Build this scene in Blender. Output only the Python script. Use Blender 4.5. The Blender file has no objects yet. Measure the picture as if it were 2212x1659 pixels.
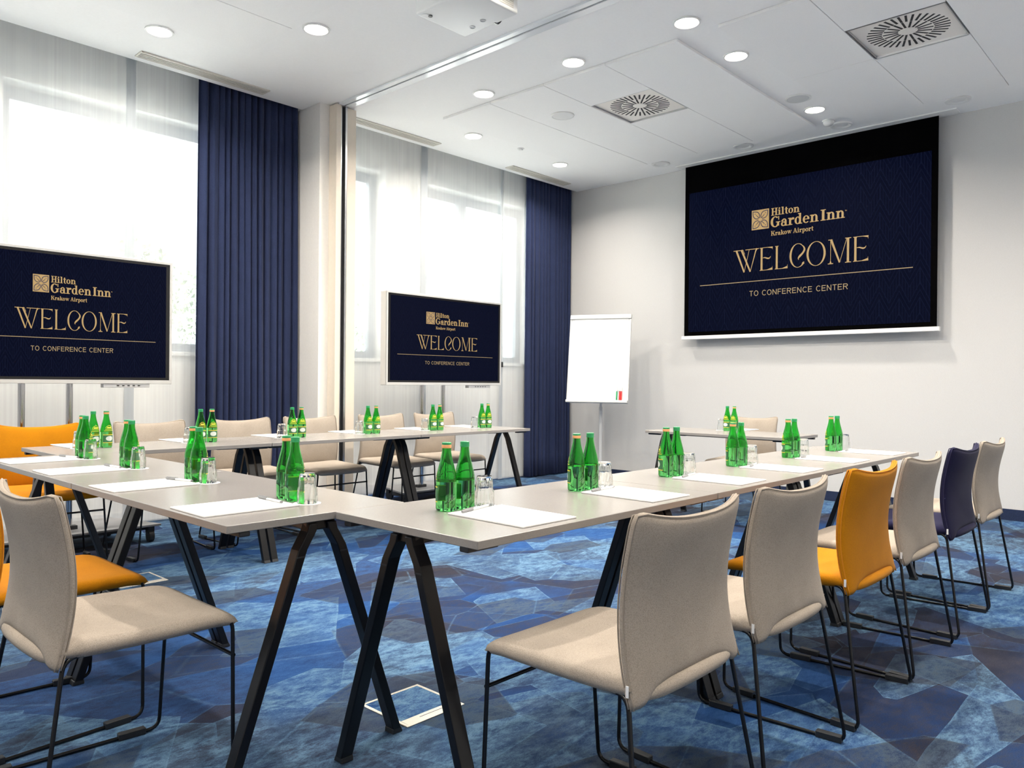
import bpy, bmesh, math, random
from mathutils import Vector, Matrix
random.seed(7)
PI = math.pi
sc = bpy.context.scene
COL = sc.collection

# ------------------------------------------------------------------ camera
CAM_H = 1.128
def make_camera():
    cd = bpy.data.cameras.new('camera'); co = bpy.data.objects.new('camera', cd); COL.objects.link(co)
    yaw, pit, rol = (math.radians(v) for v in (42.99133, -0.12662, 0.49383))
    F = Vector((math.cos(yaw)*math.cos(pit), math.sin(yaw)*math.cos(pit), math.sin(pit)))
    r = Vector((math.sin(yaw), -math.cos(yaw), 0)); u = r.cross(F)
    R = r*math.cos(rol)+u*math.sin(rol); U = u*math.cos(rol)-r*math.sin(rol)
    m = Matrix((R, U, -F)).transposed().to_4x4(); m.translation = Vector((0, 0, CAM_H))
    co.matrix_world = m
    cd.sensor_fit = 'HORIZONTAL'; cd.sensor_width = 36.0; cd.lens = 1675.35/2212*36.0
    cd.clip_start = 0.05; cd.clip_end = 300
    sc.camera = co
make_camera()

# ------------------------------------------------------------------ world, exposure
SKY = 1.5
LAMP = 18.0
SUN = 85.0
w = bpy.data.worlds.new('overcast_sky'); sc.world = w; w.use_nodes = True
nt = w.node_tree; nt.nodes.clear()
bg = nt.nodes.new('ShaderNodeBackground'); out = nt.nodes.new('ShaderNodeOutputWorld')
bg.inputs[0].default_value = (0.80, 0.91, 1.0, 1); bg.inputs[1].default_value = SKY
nt.links.new(bg.outputs[0], out.inputs[0])
sun = bpy.data.lights.new('sun', 'SUN'); sun.energy = SUN; sun.angle = math.radians(.6); sun.color = (1.0, .985, .96)
so = bpy.data.objects.new('sun', sun); COL.objects.link(so); so.rotation_euler = (math.radians(38), 0, math.radians(-20)); so.location = (0, -20, 30)
vs = sc.view_settings
vs.view_transform = 'Standard'; vs.look = 'None'; vs.gamma = 1.0; vs.use_curve_mapping = False
vs.exposure = 0.80
sc.cycles.use_denoising = True
sc.cycles.max_bounces = 14; sc.cycles.diffuse_bounces = 6; sc.cycles.glossy_bounces = 5
sc.cycles.transmission_bounces = 12; sc.cycles.transparent_max_bounces = 24
sc.cycles.sample_clamp_indirect = 6.0; sc.cycles.caustics_reflective = False
sc.cycles.blur_glossy = 0.5

# ------------------------------------------------------------------ mesh helpers
class MB:
    def __init__(s): s.v = []; s.f = []; s.m = []; s.cur = 0
    def add(s, vs, fs):
        o = len(s.v); s.v += [tuple(p) for p in vs]
        for f in fs: s.f.append(tuple(i+o for i in f)); s.m.append(s.cur)
        return s
    def box(s, x0, x1, y0, y1, z0, z1):
        v = [(x, y, z) for x in (x0, x1) for y in (y0, y1) for z in (z0, z1)]
        return s.add(v, [(0,1,3,2),(4,6,7,5),(0,4,5,1),(2,3,7,6),(0,2,6,4),(1,5,7,3)])
    def bar(s, a, b, w, h, up=(0,0,1)):
        a = Vector(a); b = Vector(b); d = (b-a).normalized(); u = Vector(up)
        x = d.cross(u).normalized(); u = x.cross(d)
        v = [p+x*(i*w/2)+u*(j*h/2) for p in (a, b) for i, j in ((-1,-1),(1,-1),(1,1),(-1,1))]
        return s.add(v, [(3,2,1,0),(4,5,6,7),(0,1,5,4),(1,2,6,5),(2,3,7,6),(3,0,4,7)])
    def tube(s, pts, r, n=8, closed=False, cap=True):
        pts = [Vector(p) for p in pts]; N = len(pts)
        rs = r if isinstance(r, (list, tuple)) else [r]*N
        tan = []
        for i in range(N):
            a = pts[i-1] if (i > 0 or closed) else pts[i]
            b = pts[(i+1) % N] if (i < N-1 or closed) else pts[i]
            tan.append((b-a).normalized())
        ref = Vector((0,0,1)) if abs(tan[0].z) < .9 else Vector((1,0,0))
        x = tan[0].cross(ref).normalized(); rings = []
        for i in range(N):
            t = tan[i]; x = (x - t*x.dot(t)).normalized(); y = t.cross(x)
            rings.append([pts[i]+(x*math.cos(2*PI*k/n)+y*math.sin(2*PI*k/n))*rs[i] for k in range(n)])
        v = [p for R in rings for p in R]; f = []
        for i in range(N if closed else N-1):
            j = (i+1) % N
            for k in range(n): f.append((i*n+k, i*n+(k+1) % n, j*n+(k+1) % n, j*n+k))
        if cap and not closed: f += [tuple(range(n))[::-1], tuple((N-1)*n+k for k in range(n))]
        return s.add(v, f)
    def lathe(s, prof, n=24, c=(0,0,0), rf=None, close=False):
        v = []; f = []; N = len(prof)
        for r, z in prof:
            for k in range(n):
                a = 2*PI*k/n; q = r*(rf(a, z) if rf else 1)
                v.append((c[0]+q*math.cos(a), c[1]+q*math.sin(a), c[2]+z))
        for i in range(N-1 if not close else N):
            j = (i+1) % N
            for k in range(n): f.append((i*n+k, i*n+(k+1) % n, j*n+(k+1) % n, j*n+k))
        return s.add(v, f)
    def cyl(s, c, r, z0, z1, n=24, r2=None):
        r2 = r if r2 is None else r2
        v = [(c[0]+q*math.cos(2*PI*k/n), c[1]+q*math.sin(2*PI*k/n), z) for q, z in ((r, z0), (r2, z1)) for k in range(n)]
        f = [(k, (k+1) % n, n+(k+1) % n, n+k) for k in range(n)] + [tuple(range(n))[::-1], tuple(range(n, 2*n))]
        return s.add(v, f)
    def prism(s, poly, x0, x1, axis='x'):
        n = len(poly)
        mk = {'x': lambda h, a, b: (h, a, b), 'y': lambda h, a, b: (a, h, b), 'z': lambda h, a, b: (a, b, h)}[axis]
        v = [mk(h, a, b) for h in (x0, x1) for a, b in poly]
        return s.add(v, [tuple(range(n))[::-1], tuple(range(n, 2*n))] + [(k, (k+1) % n, n+(k+1) % n, n+k) for k in range(n)])
    def grid(s, P, closed_u=False):
        nu = len(P); nv = len(P[0]); v = [p for row in P for p in row]; f = []
        for i in range(nu if closed_u else nu-1):
            j = (i+1) % nu
            for k in range(nv-1): f.append((i*nv+k, j*nv+k, j*nv+k+1, i*nv+k+1))
        return s.add(v, f)
    def mesh(s, name, mats, smooth=False, bevel=0.0, seg=2, fixn=True):
        me = bpy.data.meshes.new(name); me.from_pydata(s.v, [], s.f)
        if not isinstance(mats, (list, tuple)): mats = [mats]
        for m in mats: me.materials.append(m)
        if len(mats) > 1:
            for p, mi in zip(me.polygons, s.m): p.material_index = mi
        bm = bmesh.new(); bm.from_mesh(me)
        if bevel > 0 or fixn: bmesh.ops.remove_doubles(bm, verts=bm.verts, dist=1e-6)
        if fixn: bmesh.ops.recalc_face_normals(bm, faces=bm.faces)
        if bevel > 0:
            es = [e for e in bm.edges if len(e.link_faces) == 2 and e.calc_face_angle(0) > .5]
            bmesh.ops.bevel(bm, geom=es, offset=bevel, segments=seg, affect='EDGES', profile=.6)
        for f_ in bm.faces: f_.smooth = bool(smooth)
        if smooth and smooth is not True:
            for e in bm.edges:
                if len(e.link_faces) == 2 and e.calc_face_angle(0) > smooth: e.smooth = False
        bm.to_mesh(me); bm.free(); me.update()
        return me
    def build(s, name, mats, parent=None, **k): return obj(name, s.mesh(name, mats, **k), parent)

def obj(name, me, parent=None, loc=None, rz=None):
    o = bpy.data.objects.new(name, me); COL.objects.link(o)
    if parent is not None: o.parent = parent
    if loc is not None: o.location = loc
    if rz is not None: o.rotation_euler = (0, 0, rz)
    return o
def tag(o, label, cat, group=None):
    o['label'] = label; o['category'] = cat
    if group: o['group'] = group
    return o
def thing(name, label, cat, loc=(0,0,0), rz=0, group=None):
    o = obj(name, None, None, loc, rz); o.empty_display_size = .1
    return tag(o, label, cat, group)
def struct(o): o['kind'] = 'structure'; return o
def copy_tree(o, parent=None):
    c = o.copy(); COL.objects.link(c); c.parent = parent
    for ch in list(KIDS.get(o.name, [])): copy_tree(ch, c)
    return c
KIDS = {}
def index_kids(root):
    def rec(o):
        KIDS[o.name] = list(o.children)
        for ch in o.children: rec(ch)
    rec(root)
def place(proto, first, loc, rz, label, group=None):
    o = proto if first else copy_tree(proto)
    o.location = loc; o.rotation_euler = (0, 0, rz); o['label'] = label
    if group: o['group'] = group
    return o
def fillet(pts, r, n=5, closed=False):
    pts = [Vector(p) for p in pts]; N = len(pts); out = []
    for i in range(N):
        if not closed and i in (0, N-1): out.append(pts[i]); continue
        p = pts[i]; a = pts[i-1]-p; b = pts[(i+1) % N]-p
        q = min(r, a.length*.45, b.length*.45); A = p+a.normalized()*q; B = p+b.normalized()*q
        for k in range(n+1):
            t = k/n; out.append(A*(1-t)**2+p*2*t*(1-t)+B*t*t)
    return out

# ------------------------------------------------------------------ materials
def new_mat(name):
    m = bpy.data.materials.new(name); m.use_nodes = True; return m, m.node_tree, m.node_tree.nodes['Principled BSDF']
def node(nt, t, **k):
    n = nt.nodes.new(t)
    for a, b in k.items():
        if a == 'in_':
            for key, val in b.items(): n.inputs[key].default_value = val
        else: setattr(n, a, b)
    return n
def plain(name, col, rough=.5, metal=0.0, spec=.5, emit=None, es=0.0):
    m, nt, b = new_mat(name)
    b.inputs['Base Color'].default_value = (*col, 1); b.inputs['Roughness'].default_value = rough
    b.inputs['Metallic'].default_value = metal; b.inputs['Specular IOR Level'].default_value = spec
    if emit: b.inputs['Emission Color'].default_value = (*emit, 1); b.inputs['Emission Strength'].default_value = es
    return m
def noisy(name, col, rough, scale, var=.06, bump=.0, dist=.001, stretch=(1,1,1), spec=.4, sheen=0.0, coord='Object', col2=None):
    m, nt, b = new_mat(name)
    tc = node(nt, 'ShaderNodeTexCoord'); mp = node(nt, 'ShaderNodeMapping'); mp.inputs['Scale'].default_value = stretch
    nz = node(nt, 'ShaderNodeTexNoise', in_={'Scale': scale, 'Detail': 3.0})
    cr = node(nt, 'ShaderNodeValToRGB')
    lo = tuple(c*(1-var) for c in col); hi = tuple(min(1, c*(1+var)) for c in (col2 or col))
    cr.color_ramp.elements[0].position = .3; cr.color_ramp.elements[1].position = .7
    cr.color_ramp.elements[0].color = (*lo, 1); cr.color_ramp.elements[1].color = (*hi, 1)
    L = nt.links.new
    L(tc.outputs[coord], mp.inputs[0]); L(mp.outputs[0], nz.inputs['Vector']); L(nz.outputs['Fac'], cr.inputs[0]); L(cr.outputs[0], b.inputs['Base Color'])
    b.inputs['Roughness'].default_value = rough; b.inputs['Specular IOR Level'].default_value = spec
    if sheen: b.inputs['Sheen Weight'].default_value = sheen; b.inputs['Sheen Roughness'].default_value = .5
    if bump:
        bp = node(nt, 'ShaderNodeBump', in_={'Strength': bump, 'Distance': dist}); L(nz.outputs['Fac'], bp.inputs['Height']); L(bp.outputs[0], b.inputs['Normal'])
    return m
def fabric(name, col, var=.22, scale=420):
    m, nt, b = new_mat(name); L = nt.links.new
    tc = node(nt, 'ShaderNodeTexCoord')
    v = node(nt, 'ShaderNodeTexVoronoi', in_={'Scale': scale}); nz = node(nt, 'ShaderNodeTexNoise', in_={'Scale': 9.0, 'Detail': 4.0})
    L(tc.outputs['Object'], v.inputs['Vector']); L(tc.outputs['Object'], nz.inputs['Vector'])
    cr = node(nt, 'ShaderNodeValToRGB'); cr.color_ramp.elements[0].position = .1; cr.color_ramp.elements[1].position = .8
    cr.color_ramp.elements[0].color = (*[min(1, c*(1+var*.4)) for c in col], 1); cr.color_ramp.elements[1].color = (*[c*(1-var) for c in col], 1)
    L(v.outputs['Distance'], cr.inputs[0])
    mx = node(nt, 'ShaderNodeMix', data_type='RGBA', blend_type='MULTIPLY'); mx.inputs['Factor'].default_value = .25
    L(cr.outputs[0], mx.inputs['A']); L(nz.outputs['Fac'], mx.inputs['B']); L(mx.outputs['Result'], b.inputs['Base Color'])
    bp = node(nt, 'ShaderNodeBump', in_={'Strength': .25, 'Distance': .0008}); L(v.outputs['Distance'], bp.inputs['Height']); L(bp.outputs[0], b.inputs['Normal'])
    b.inputs['Roughness'].default_value = .92; b.inputs['Specular IOR Level'].default_value = .15
    b.inputs['Sheen Weight'].default_value = .05
    return m
def glass_mat(name, col, rough=0.0, ior=1.45):
    m, nt, b = new_mat(name)
    b.inputs['Base Color'].default_value = (*col, 1); b.inputs['Roughness'].default_value = rough
    b.inputs['Transmission Weight'].default_value = 1.0; b.inputs['IOR'].default_value = ior
    return m
def pane_mat(name):
    m = bpy.data.materials.new(name); m.use_nodes = True; nt = m.node_tree; nt.nodes.clear(); L = nt.links.new
    o = node(nt, 'ShaderNodeOutputMaterial'); mx = node(nt, 'ShaderNodeMixShader'); t = node(nt, 'ShaderNodeBsdfTransparent'); g = node(nt, 'ShaderNodeBsdfGlossy')
    g.inputs['Roughness'].default_value = .02; t.inputs[0].default_value = (.93, .96, .95, 1)
    lw = node(nt, 'ShaderNodeLayerWeight', in_={'Blend': .5}); pw = node(nt, 'ShaderNodeMath', operation='POWER'); pw.inputs[1].default_value = 5.0
    ad = node(nt, 'ShaderNodeMath', operation='MULTIPLY_ADD'); ad.inputs[1].default_value = .92; ad.inputs[2].default_value = .03
    L(lw.outputs['Facing'], pw.inputs[0]); L(pw.outputs[0], ad.inputs[0]); L(ad.outputs[0], mx.inputs[0]); L(t.outputs[0], mx.inputs[1]); L(g.outputs[0], mx.inputs[2]); L(mx.outputs[0], o.inputs[0])
    return m
def sheer_mat(name, trans=.42, col=(.86, .88, .88)):
    m = bpy.data.materials.new(name); m.use_nodes = True; nt = m.node_tree; nt.nodes.clear(); L = nt.links.new
    o = node(nt, 'ShaderNodeOutputMaterial'); mx = node(nt, 'ShaderNodeMixShader'); mx2 = node(nt, 'ShaderNodeMixShader')
    t = node(nt, 'ShaderNodeBsdfTransparent'); d = node(nt, 'ShaderNodeBsdfDiffuse'); tl = node(nt, 'ShaderNodeBsdfTranslucent')
    d.inputs[0].default_value = (*col, 1); tl.inputs[0].default_value = (*col, 1)
    tc = node(nt, 'ShaderNodeTexCoord'); mp = node(nt, 'ShaderNodeMapping'); mp.inputs['Scale'].default_value = (55, 55, .35)
    nz = node(nt, 'ShaderNodeTexNoise', in_={'Scale': 1.0, 'Detail': 3.0}); mr = node(nt, 'ShaderNodeMapRange')
    mr.inputs['From Min'].default_value = .25; mr.inputs['From Max'].default_value = .75
    mr.inputs['To Min'].default_value = 1-trans-.03; mr.inputs['To Max'].default_value = 1-trans+.03
    L(tc.outputs['Object'], mp.inputs[0]); L(mp.outputs[0], nz.inputs['Vector']); L(nz.outputs['Fac'], mr.inputs[0])
    mx2.inputs[0].default_value = .07; L(d.outputs[0], mx2.inputs[1]); L(tl.outputs[0], mx2.inputs[2])
    L(mr.outputs[0], mx.inputs[0]); L(t.outputs[0], mx.inputs[1]); L(mx2.outputs[0], mx.inputs[2]); L(mx.outputs[0], o.inputs[0])
    return m
def carpet_mat():
    m, nt, b = new_mat('shard_carpet'); L = nt.links.new
    tc = node(nt, 'ShaderNodeTexCoord')
    wn = node(nt, 'ShaderNodeTexNoise', in_={'Scale': 2.0, 'Detail': 3.0}); L(tc.outputs['Object'], wn.inputs['Vector'])
    wa = node(nt, 'ShaderNodeMix', data_type='VECTOR'); wa.inputs['Factor'].default_value = .025; L(tc.outputs['Object'], wa.inputs['A']); L(wn.outputs['Color'], wa.inputs['B'])
    def ramp(stops, sock):
        r = node(nt, 'ShaderNodeValToRGB'); e = r.color_ramp.elements
        while len(e) < len(stops): e.new(.5)
        for q, (p, c) in zip(e, stops): q.position = p; q.color = (*c, 1)
        L(sock, r.inputs[0]); return r.outputs[0]
    def thr(sock, a, c, inv=False):
        mr = node(nt, 'ShaderNodeMapRange'); mr.inputs['From Min'].default_value = a; mr.inputs['From Max'].default_value = c
        if inv: mr.inputs['To Min'].default_value = 1; mr.inputs['To Max'].default_value = 0
        L(sock, mr.inputs[0]); return mr.outputs[0]
    def mul(a, c):
        q = node(nt, 'ShaderNodeMath', operation='MULTIPLY'); L(a, q.inputs[0])
        if isinstance(c, float): q.inputs[1].default_value = c
        else: L(c, q.inputs[1])
        return q.outputs[0]
    def mix(fac, A, B, mode='MIX'):
        q = node(nt, 'ShaderNodeMix', data_type='RGBA', blend_type=mode); L(fac, q.inputs['Factor']); L(A, q.inputs['A']); L(B, q.inputs['B']); return q.outputs['Result']
    def noise(scale, detail, rough, st=(1, 1, 1), rot=0.0, off=(0, 0, 0)):
        mp = node(nt, 'ShaderNodeMapping'); mp.inputs['Scale'].default_value = st; mp.inputs['Rotation'].default_value = (0, 0, rot); mp.inputs['Location'].default_value = off; L(tc.outputs['Object'], mp.inputs[0])
        q = node(nt, 'ShaderNodeTexNoise', in_={'Scale': scale, 'Detail': detail, 'Roughness': rough}); L(mp.outputs[0], q.inputs['Vector']); return q.outputs['Fac']
    def layer(scale, off, rot, sx):
        mp = node(nt, 'ShaderNodeMapping'); mp.inputs['Location'].default_value = off; mp.inputs['Rotation'].default_value = (0, 0, rot); mp.inputs['Scale'].default_value = (sx, 1, 1)
        L(wa.outputs['Result'], mp.inputs[0])
        v = node(nt, 'ShaderNodeTexVoronoi', voronoi_dimensions='2D', in_={'Scale': scale}); L(mp.outputs[0], v.inputs['Vector'])
        d = node(nt, 'ShaderNodeTexVoronoi', voronoi_dimensions='2D', feature='DISTANCE_TO_EDGE', in_={'Scale': scale}); L(mp.outputs[0], d.inputs['Vector'])
        q = node(nt, 'ShaderNodeSeparateColor'); L(v.outputs['Color'], q.inputs[0]); return q, d.outputs['Distance']
    scratch = noise(11.0, 12.0, .86, (1, 2.0, 1), .75)
    broad = noise(1.1, 3.0, .55, off=(4, 2, 0)); tuft = noise(330.0, 2.0, .5)
    patchy = noise(3.2, 4.0, .6, (1, 1.6, 1), .75, (7, 1, 0)); grain = mul(thr(scratch, .43, .57), thr(patchy, .28, .58)); soft = thr(scratch, .36, .62)
    base = ramp([(.30, (.010, .030, .105)), (.46, (.016, .055, .180)), (.54, (.024, .034, .075)), (.62, (.040, .036, .046)), (.76, (.014, .032, .100))], broad)
    lite = ramp([(.30, (.045, .125, .270)), (.70, (.180, .310, .430))], scratch)
    deep = ramp([(.30, (.010, .050, .190)), (.70, (.045, .130, .310))], scratch)
    dark = ramp([(.30, (.007, .009, .020)), (.70, (.050, .043, .047))], scratch)
    c = mix(mul(soft, .25), base, deep)
    for k, (sc_, off, rot, sx, thrv, op, tint) in enumerate(((2.1, (3.1, 1.7, 0), .4, .75, .50, .70, deep), (2.6, (9.4, 5.2, 0), 1.9, .65, .60, .75, dark), (2.9, (1.4, 8.8, 0), -.6, .7, .68, .85, lite),
                                            (2.3, (6.2, 3.3, 0), 1.1, .6, .70, .80, lite), (3.7, (2.7, 6.1, 0), 2.5, .65, .70, .85, lite), (4.3, (8.2, .4, 0), .9, .6, .70, .75, dark))):
        q, d = layer(sc_, off, rot, sx)
        on = thr(q.outputs[0], thrv, thrv+.005)
        g = soft if tint is not lite else grain
        fill = mix(mul(mul(on, g), op), c, tint)
        fill = mix(mul(on, op*(.16 if tint is lite else .36)), fill, tint)
        edge = mul(thr(d, .003, .020, True), mul(on, soft) if tint is lite else mul(on, mul(soft, .5)))
        c = mix(mul(edge, .95), fill, lite)
    sp = ramp([(.25, (.58, .58, .58)), (.75, (1.12, 1.12, 1.12))], tuft)
    one = node(nt, 'ShaderNodeValue'); one.outputs[0].default_value = 1.0
    c = mix(one.outputs[0], c, sp, 'MULTIPLY')
    L(c, b.inputs['Base Color']); b.inputs['Roughness'].default_value = .95; b.inputs['Specular IOR Level'].default_value = .1
    bp = node(nt, 'ShaderNodeBump', in_={'Strength': .5, 'Distance': .003}); L(tuft, bp.inputs['Height']); L(bp.outputs[0], b.inputs['Normal'])
    return m
def slide_mat():
    m, nt, b = new_mat('slide_navy'); L = nt.links.new
    tc = node(nt, 'ShaderNodeTexCoord'); s = node(nt, 'ShaderNodeSeparateXYZ'); L(tc.outputs['Object'], s.inputs[0])
    def M(op, a, c=None):
        q = node(nt, 'ShaderNodeMath', operation=op)
        for i, x in enumerate((a, c)):
            if x is None: continue
            if isinstance(x, (int, float)): q.inputs[i].default_value = x
            else: L(x, q.inputs[i])
        return q.outputs[0]
    # deco arches: nested pointed lines; object x, z normalised to slide width 1
    fx = M('ABSOLUTE', M('SUBTRACT', M('FRACT', M('MULTIPLY', s.outputs[0], 14.0)), .5))
    cell = M('FRACT', M('ADD', M('MULTIPLY', s.outputs[2], 9.0), M('MULTIPLY', fx, 1.3)))
    l1 = M('LESS_THAN', M('FRACT', M('MULTIPLY', cell, 4.0)), .16)
    l2 = M('MULTIPLY', M('LESS_THAN', M('FRACT', M('MULTIPLY', fx, 7.0)), .16), M('GREATER_THAN', cell, .45))
    f = M('MULTIPLY', M('MAXIMUM', M('MULTIPLY', l1, M('LESS_THAN', cell, .55)), l2), .5)
    mx = node(nt, 'ShaderNodeMix', data_type='RGBA'); L(f, mx.inputs['Factor'])
    mx.inputs['A'].default_value = (.0006, .0012, .0060, 1); mx.inputs['B'].default_value = (.0045, .0068, .0200, 1)
    L(mx.outputs['Result'], b.inputs['Emission Color']); b.inputs['Emission Strength'].default_value = 1.0
    b.inputs['Base Color'].default_value = (.0008, .001, .003, 1); b.inputs['Roughness'].default_value = .8; b.inputs['Specular IOR Level'].default_value = .03
    return m

M = {}
M['ceiling'] = noisy('ceiling_paint', (.93, .925, .915), .9, 60, .01)
M['tile'] = noisy('ceiling_tile_white', (.92, .915, .905), .85, 300, .03, .05)
M['wall'] = noisy('woven_wallpaper', (.60, .595, .59), .85, 130, .04, .12, .001, (1, 1, 3))
M['wallwhite'] = noisy('window_wall_paint', (.80, .79, .77), .85, 40, .02)
M['cream'] = noisy('cream_panel', (.74, .66, .56), .5, 30, .02)
M['pillar'] = noisy('pillar_paint', (.78, .76, .73), .8, 60, .02)
M['carpet'] = carpet_mat()
M['base_carpet'] = noisy('navy_carpet_trim', (.012, .022, .06), .95, 200, .3)
M['alu'] = plain('anodised_aluminium', (.62, .63, .64), .3, 1.0)
M['track'] = plain('white_track', (.80, .82, .84), .16, 0.0, .6)
M['darkgap'] = plain('dark_gap', (.02, .02, .022), .7)
M['beige'] = fabric('beige_wool', (.435, .372, .310))
M['orange'] = fabric('orange_wool', (.56, .212, .002), .15)
M['navy'] = fabric('navy_wool', (.013, .012, .048), .2)
M['beige_seam'] = noisy('beige_piping', (.30, .255, .21), .9, 500, .1)
M['orange_seam'] = noisy('orange_piping', (.55, .20, .006), .9, 500, .1)
M['navy_seam'] = noisy('navy_piping', (.015, .015, .05), .9, 500, .1)
M['black'] = noisy('black_powder_coat', (.006, .006, .007), .26, 500, .1, .03, .0003, spec=.4)
M['legblack'] = noisy('black_table_steel', (.005, .005, .006), .28, 400, .1, .03, .0003, spec=.35)
M['plastic'] = plain('black_plastic', (.014, .016, .02), .5)
M['white_tag'] = plain('white_tag', (.8, .8, .8), .7)
M['laminate'] = noisy('taupe_laminate', (.260, .243, .228), .26, 260, .05, .03, .0002, spec=.6)
M['edge'] = noisy('laminate_edge', (.30, .275, .255), .42, 200, .03)
M['curtain'] = fabric('navy_curtain', (.028, .040, .100), .25, 300)
M['sheer'] = sheer_mat('white_voile', .60)
M['shaded_hem'] = sheer_mat('voile_hem_shaded', .12, (.46, .49, .52))  # grey colour paints in the backlight lost through the doubled voile
M['pane'] = pane_mat('window_glass')
M['winframe'] = plain('grey_window_frame', (.30, .33, .37), .5)
M['sill'] = plain('white_sill', (.8, .8, .78), .5)
M['chrome'] = plain('chrome', (.50, .50, .51), .10, 1.0)
M['tvframe'] = plain('silver_bezel', (.66, .66, .65), .35, .3)
M['tvblack'] = plain('black_bezel', (.006, .006, .007), .3)
M['screenblack'] = plain('black_screen_cloth', (.0012, .0012, .0014), .95, spec=.02)
M['slide'] = slide_mat()
M['gold'] = plain('slide_gold', (.02, .015, .01), .5, emit=(.60, .385, .145), es=.46)
M['gold_dim'] = plain('slide_gold_muted', (.02, .015, .01), .5, emit=(.50, .35, .17), es=.42)
M['slide_dark'] = plain('slide_dark_line', (.003, .004, .012), .5, emit=(.004, .006, .03), es=1.0)
M['white'] = plain('white_plastic', (.80, .80, .79), .4)
M['lightwhite'] = plain('white_ring', (.82, .82, .80), .45)
M['cream_plate'] = plain('cream_diffuser_plate', (.85, .81, .76), .45)
M['lamp'] = plain('lamp_lens', (.9, .9, .9), .5, emit=(1.0, .93, .78), es=14.0)
M['grille'] = plain('grille_enamel', (.66, .63, .56), .5)
M['grille_dark'] = plain('grille_shadow_gap', (.05, .048, .042), .8)
M['paper'] = noisy('paper', (.88, .88, .87), .8, 8, .02)
M['board'] = plain('whiteboard', (.82, .83, .82), .25)
M['grey'] = plain('grey_plastic', (.24, .24, .25), .45)
M['lightgrille'] = plain('speaker_cloth', (.62, .63, .63), .7)
M['lgrey'] = plain('light_grey_metal', (.55, .56, .57), .4, .2)
M['green_glass'] = glass_mat('green_bottle_glass', (.15, .74, .19), 0.0, 1.42)
M['clear_glass'] = glass_mat('clear_tumbler_glass', (.97, .985, .98), 0.0, 1.45)
M['cap_green'] = plain('green_cap', (.02, .28, .10), .35)
M['cap_orange'] = plain('orange_cap_band', (.80, .38, .16), .45)
M['lab_green'] = plain('dark_green_label', (.035, .15, .06), .5)
M['lab_white'] = plain('pale_label', (.62, .68, .64), .5)
M['lab_gold'] = plain('gold_label', (.75, .60, .06), .4)
M['red'] = plain('red_marker', (.75, .03, .03), .5)
M['green'] = plain('green_marker', (.02, .35, .12), .5)
M['brass'] = plain('bright_steel_frame', (.85, .80, .70), .25, .8)
M['leaf'] = noisy('tree_leaves', (.10, .13, .09), .9, 3, .4)
M['bark'] = noisy('bark', (.10, .07, .05), .9, 6, .3)
M['asphalt'] = noisy('forecourt', (.50, .495, .48), .9, 4, .1)

# ------------------------------------------------------------------ room shell
ZC = 3.524
XW = 7.66; X0 = -3.2; Y0 = -1.6; YE = 6.06; YW = 6.35; YO = 6.60
struct(MB().box(X0, XW, Y0, YO, -.06, 0).build('floor', M['carpet'], fixn=True))
struct(MB().box(XW, XW+.2, Y0-.2, YO, -.06, 3.8).build('wall_screen', M['wall']))
struct(MB().box(X0-.2, X0, Y0-.2, YO, -.06, 3.8).build('wall_left', M['wall']))
struct(MB().box(X0, XW, Y0-.2, Y0, -.06, 3.8).build('wall_rear', M['wall']))
ceil = struct(MB().box(X0, XW, Y0, YE, ZC, ZC+.1).build('ceiling', M['ceiling']))
struct(MB().box(X0-.2, XW+.2, Y0-.2, YO, 3.80, 3.95).build('roof_slab', M['asphalt']))
struct(MB().box(X0, XW, YE, YO, 3.72, 3.8).box(X0, XW, YE-.02, YE, ZC+.1, 3.72).build('ceiling_recess', M['ceiling']))
struct(MB().box(XW-.012, XW, Y0, YO-.25, 0, .094).build('baseboard_screen', M['base_carpet'], bevel=.003))
struct(MB().box(-3.2, 7.66, YW-.012, YW, 0, .09).build('baseboard_window', M['wallwhite'], bevel=.003))
OPEN = [(-2.75, -1.05), (-.62, 1.10), (1.54, 3.42), (4.13, 4.893), (5.44, 7.12)]
SILL, HEAD = 1.35, 3.25
mb = MB().box(X0, XW, YW, YO, -.06, SILL).box(X0, XW, YW, YO, HEAD, 3.72)
xs = [X0]+[q for o in OPEN for q in o]+[XW]
for a, b_ in zip(xs[0::2], xs[1::2]): mb.box(a, b_, YW, YO, SILL, HEAD)
struct(mb.build('wall_window', M['wallwhite']))
MULL = {2: (2.20, 2.31), 4: (6.05, 6.17), 1: (.2, .31), 0: (-1.9, -1.79)}
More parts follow.
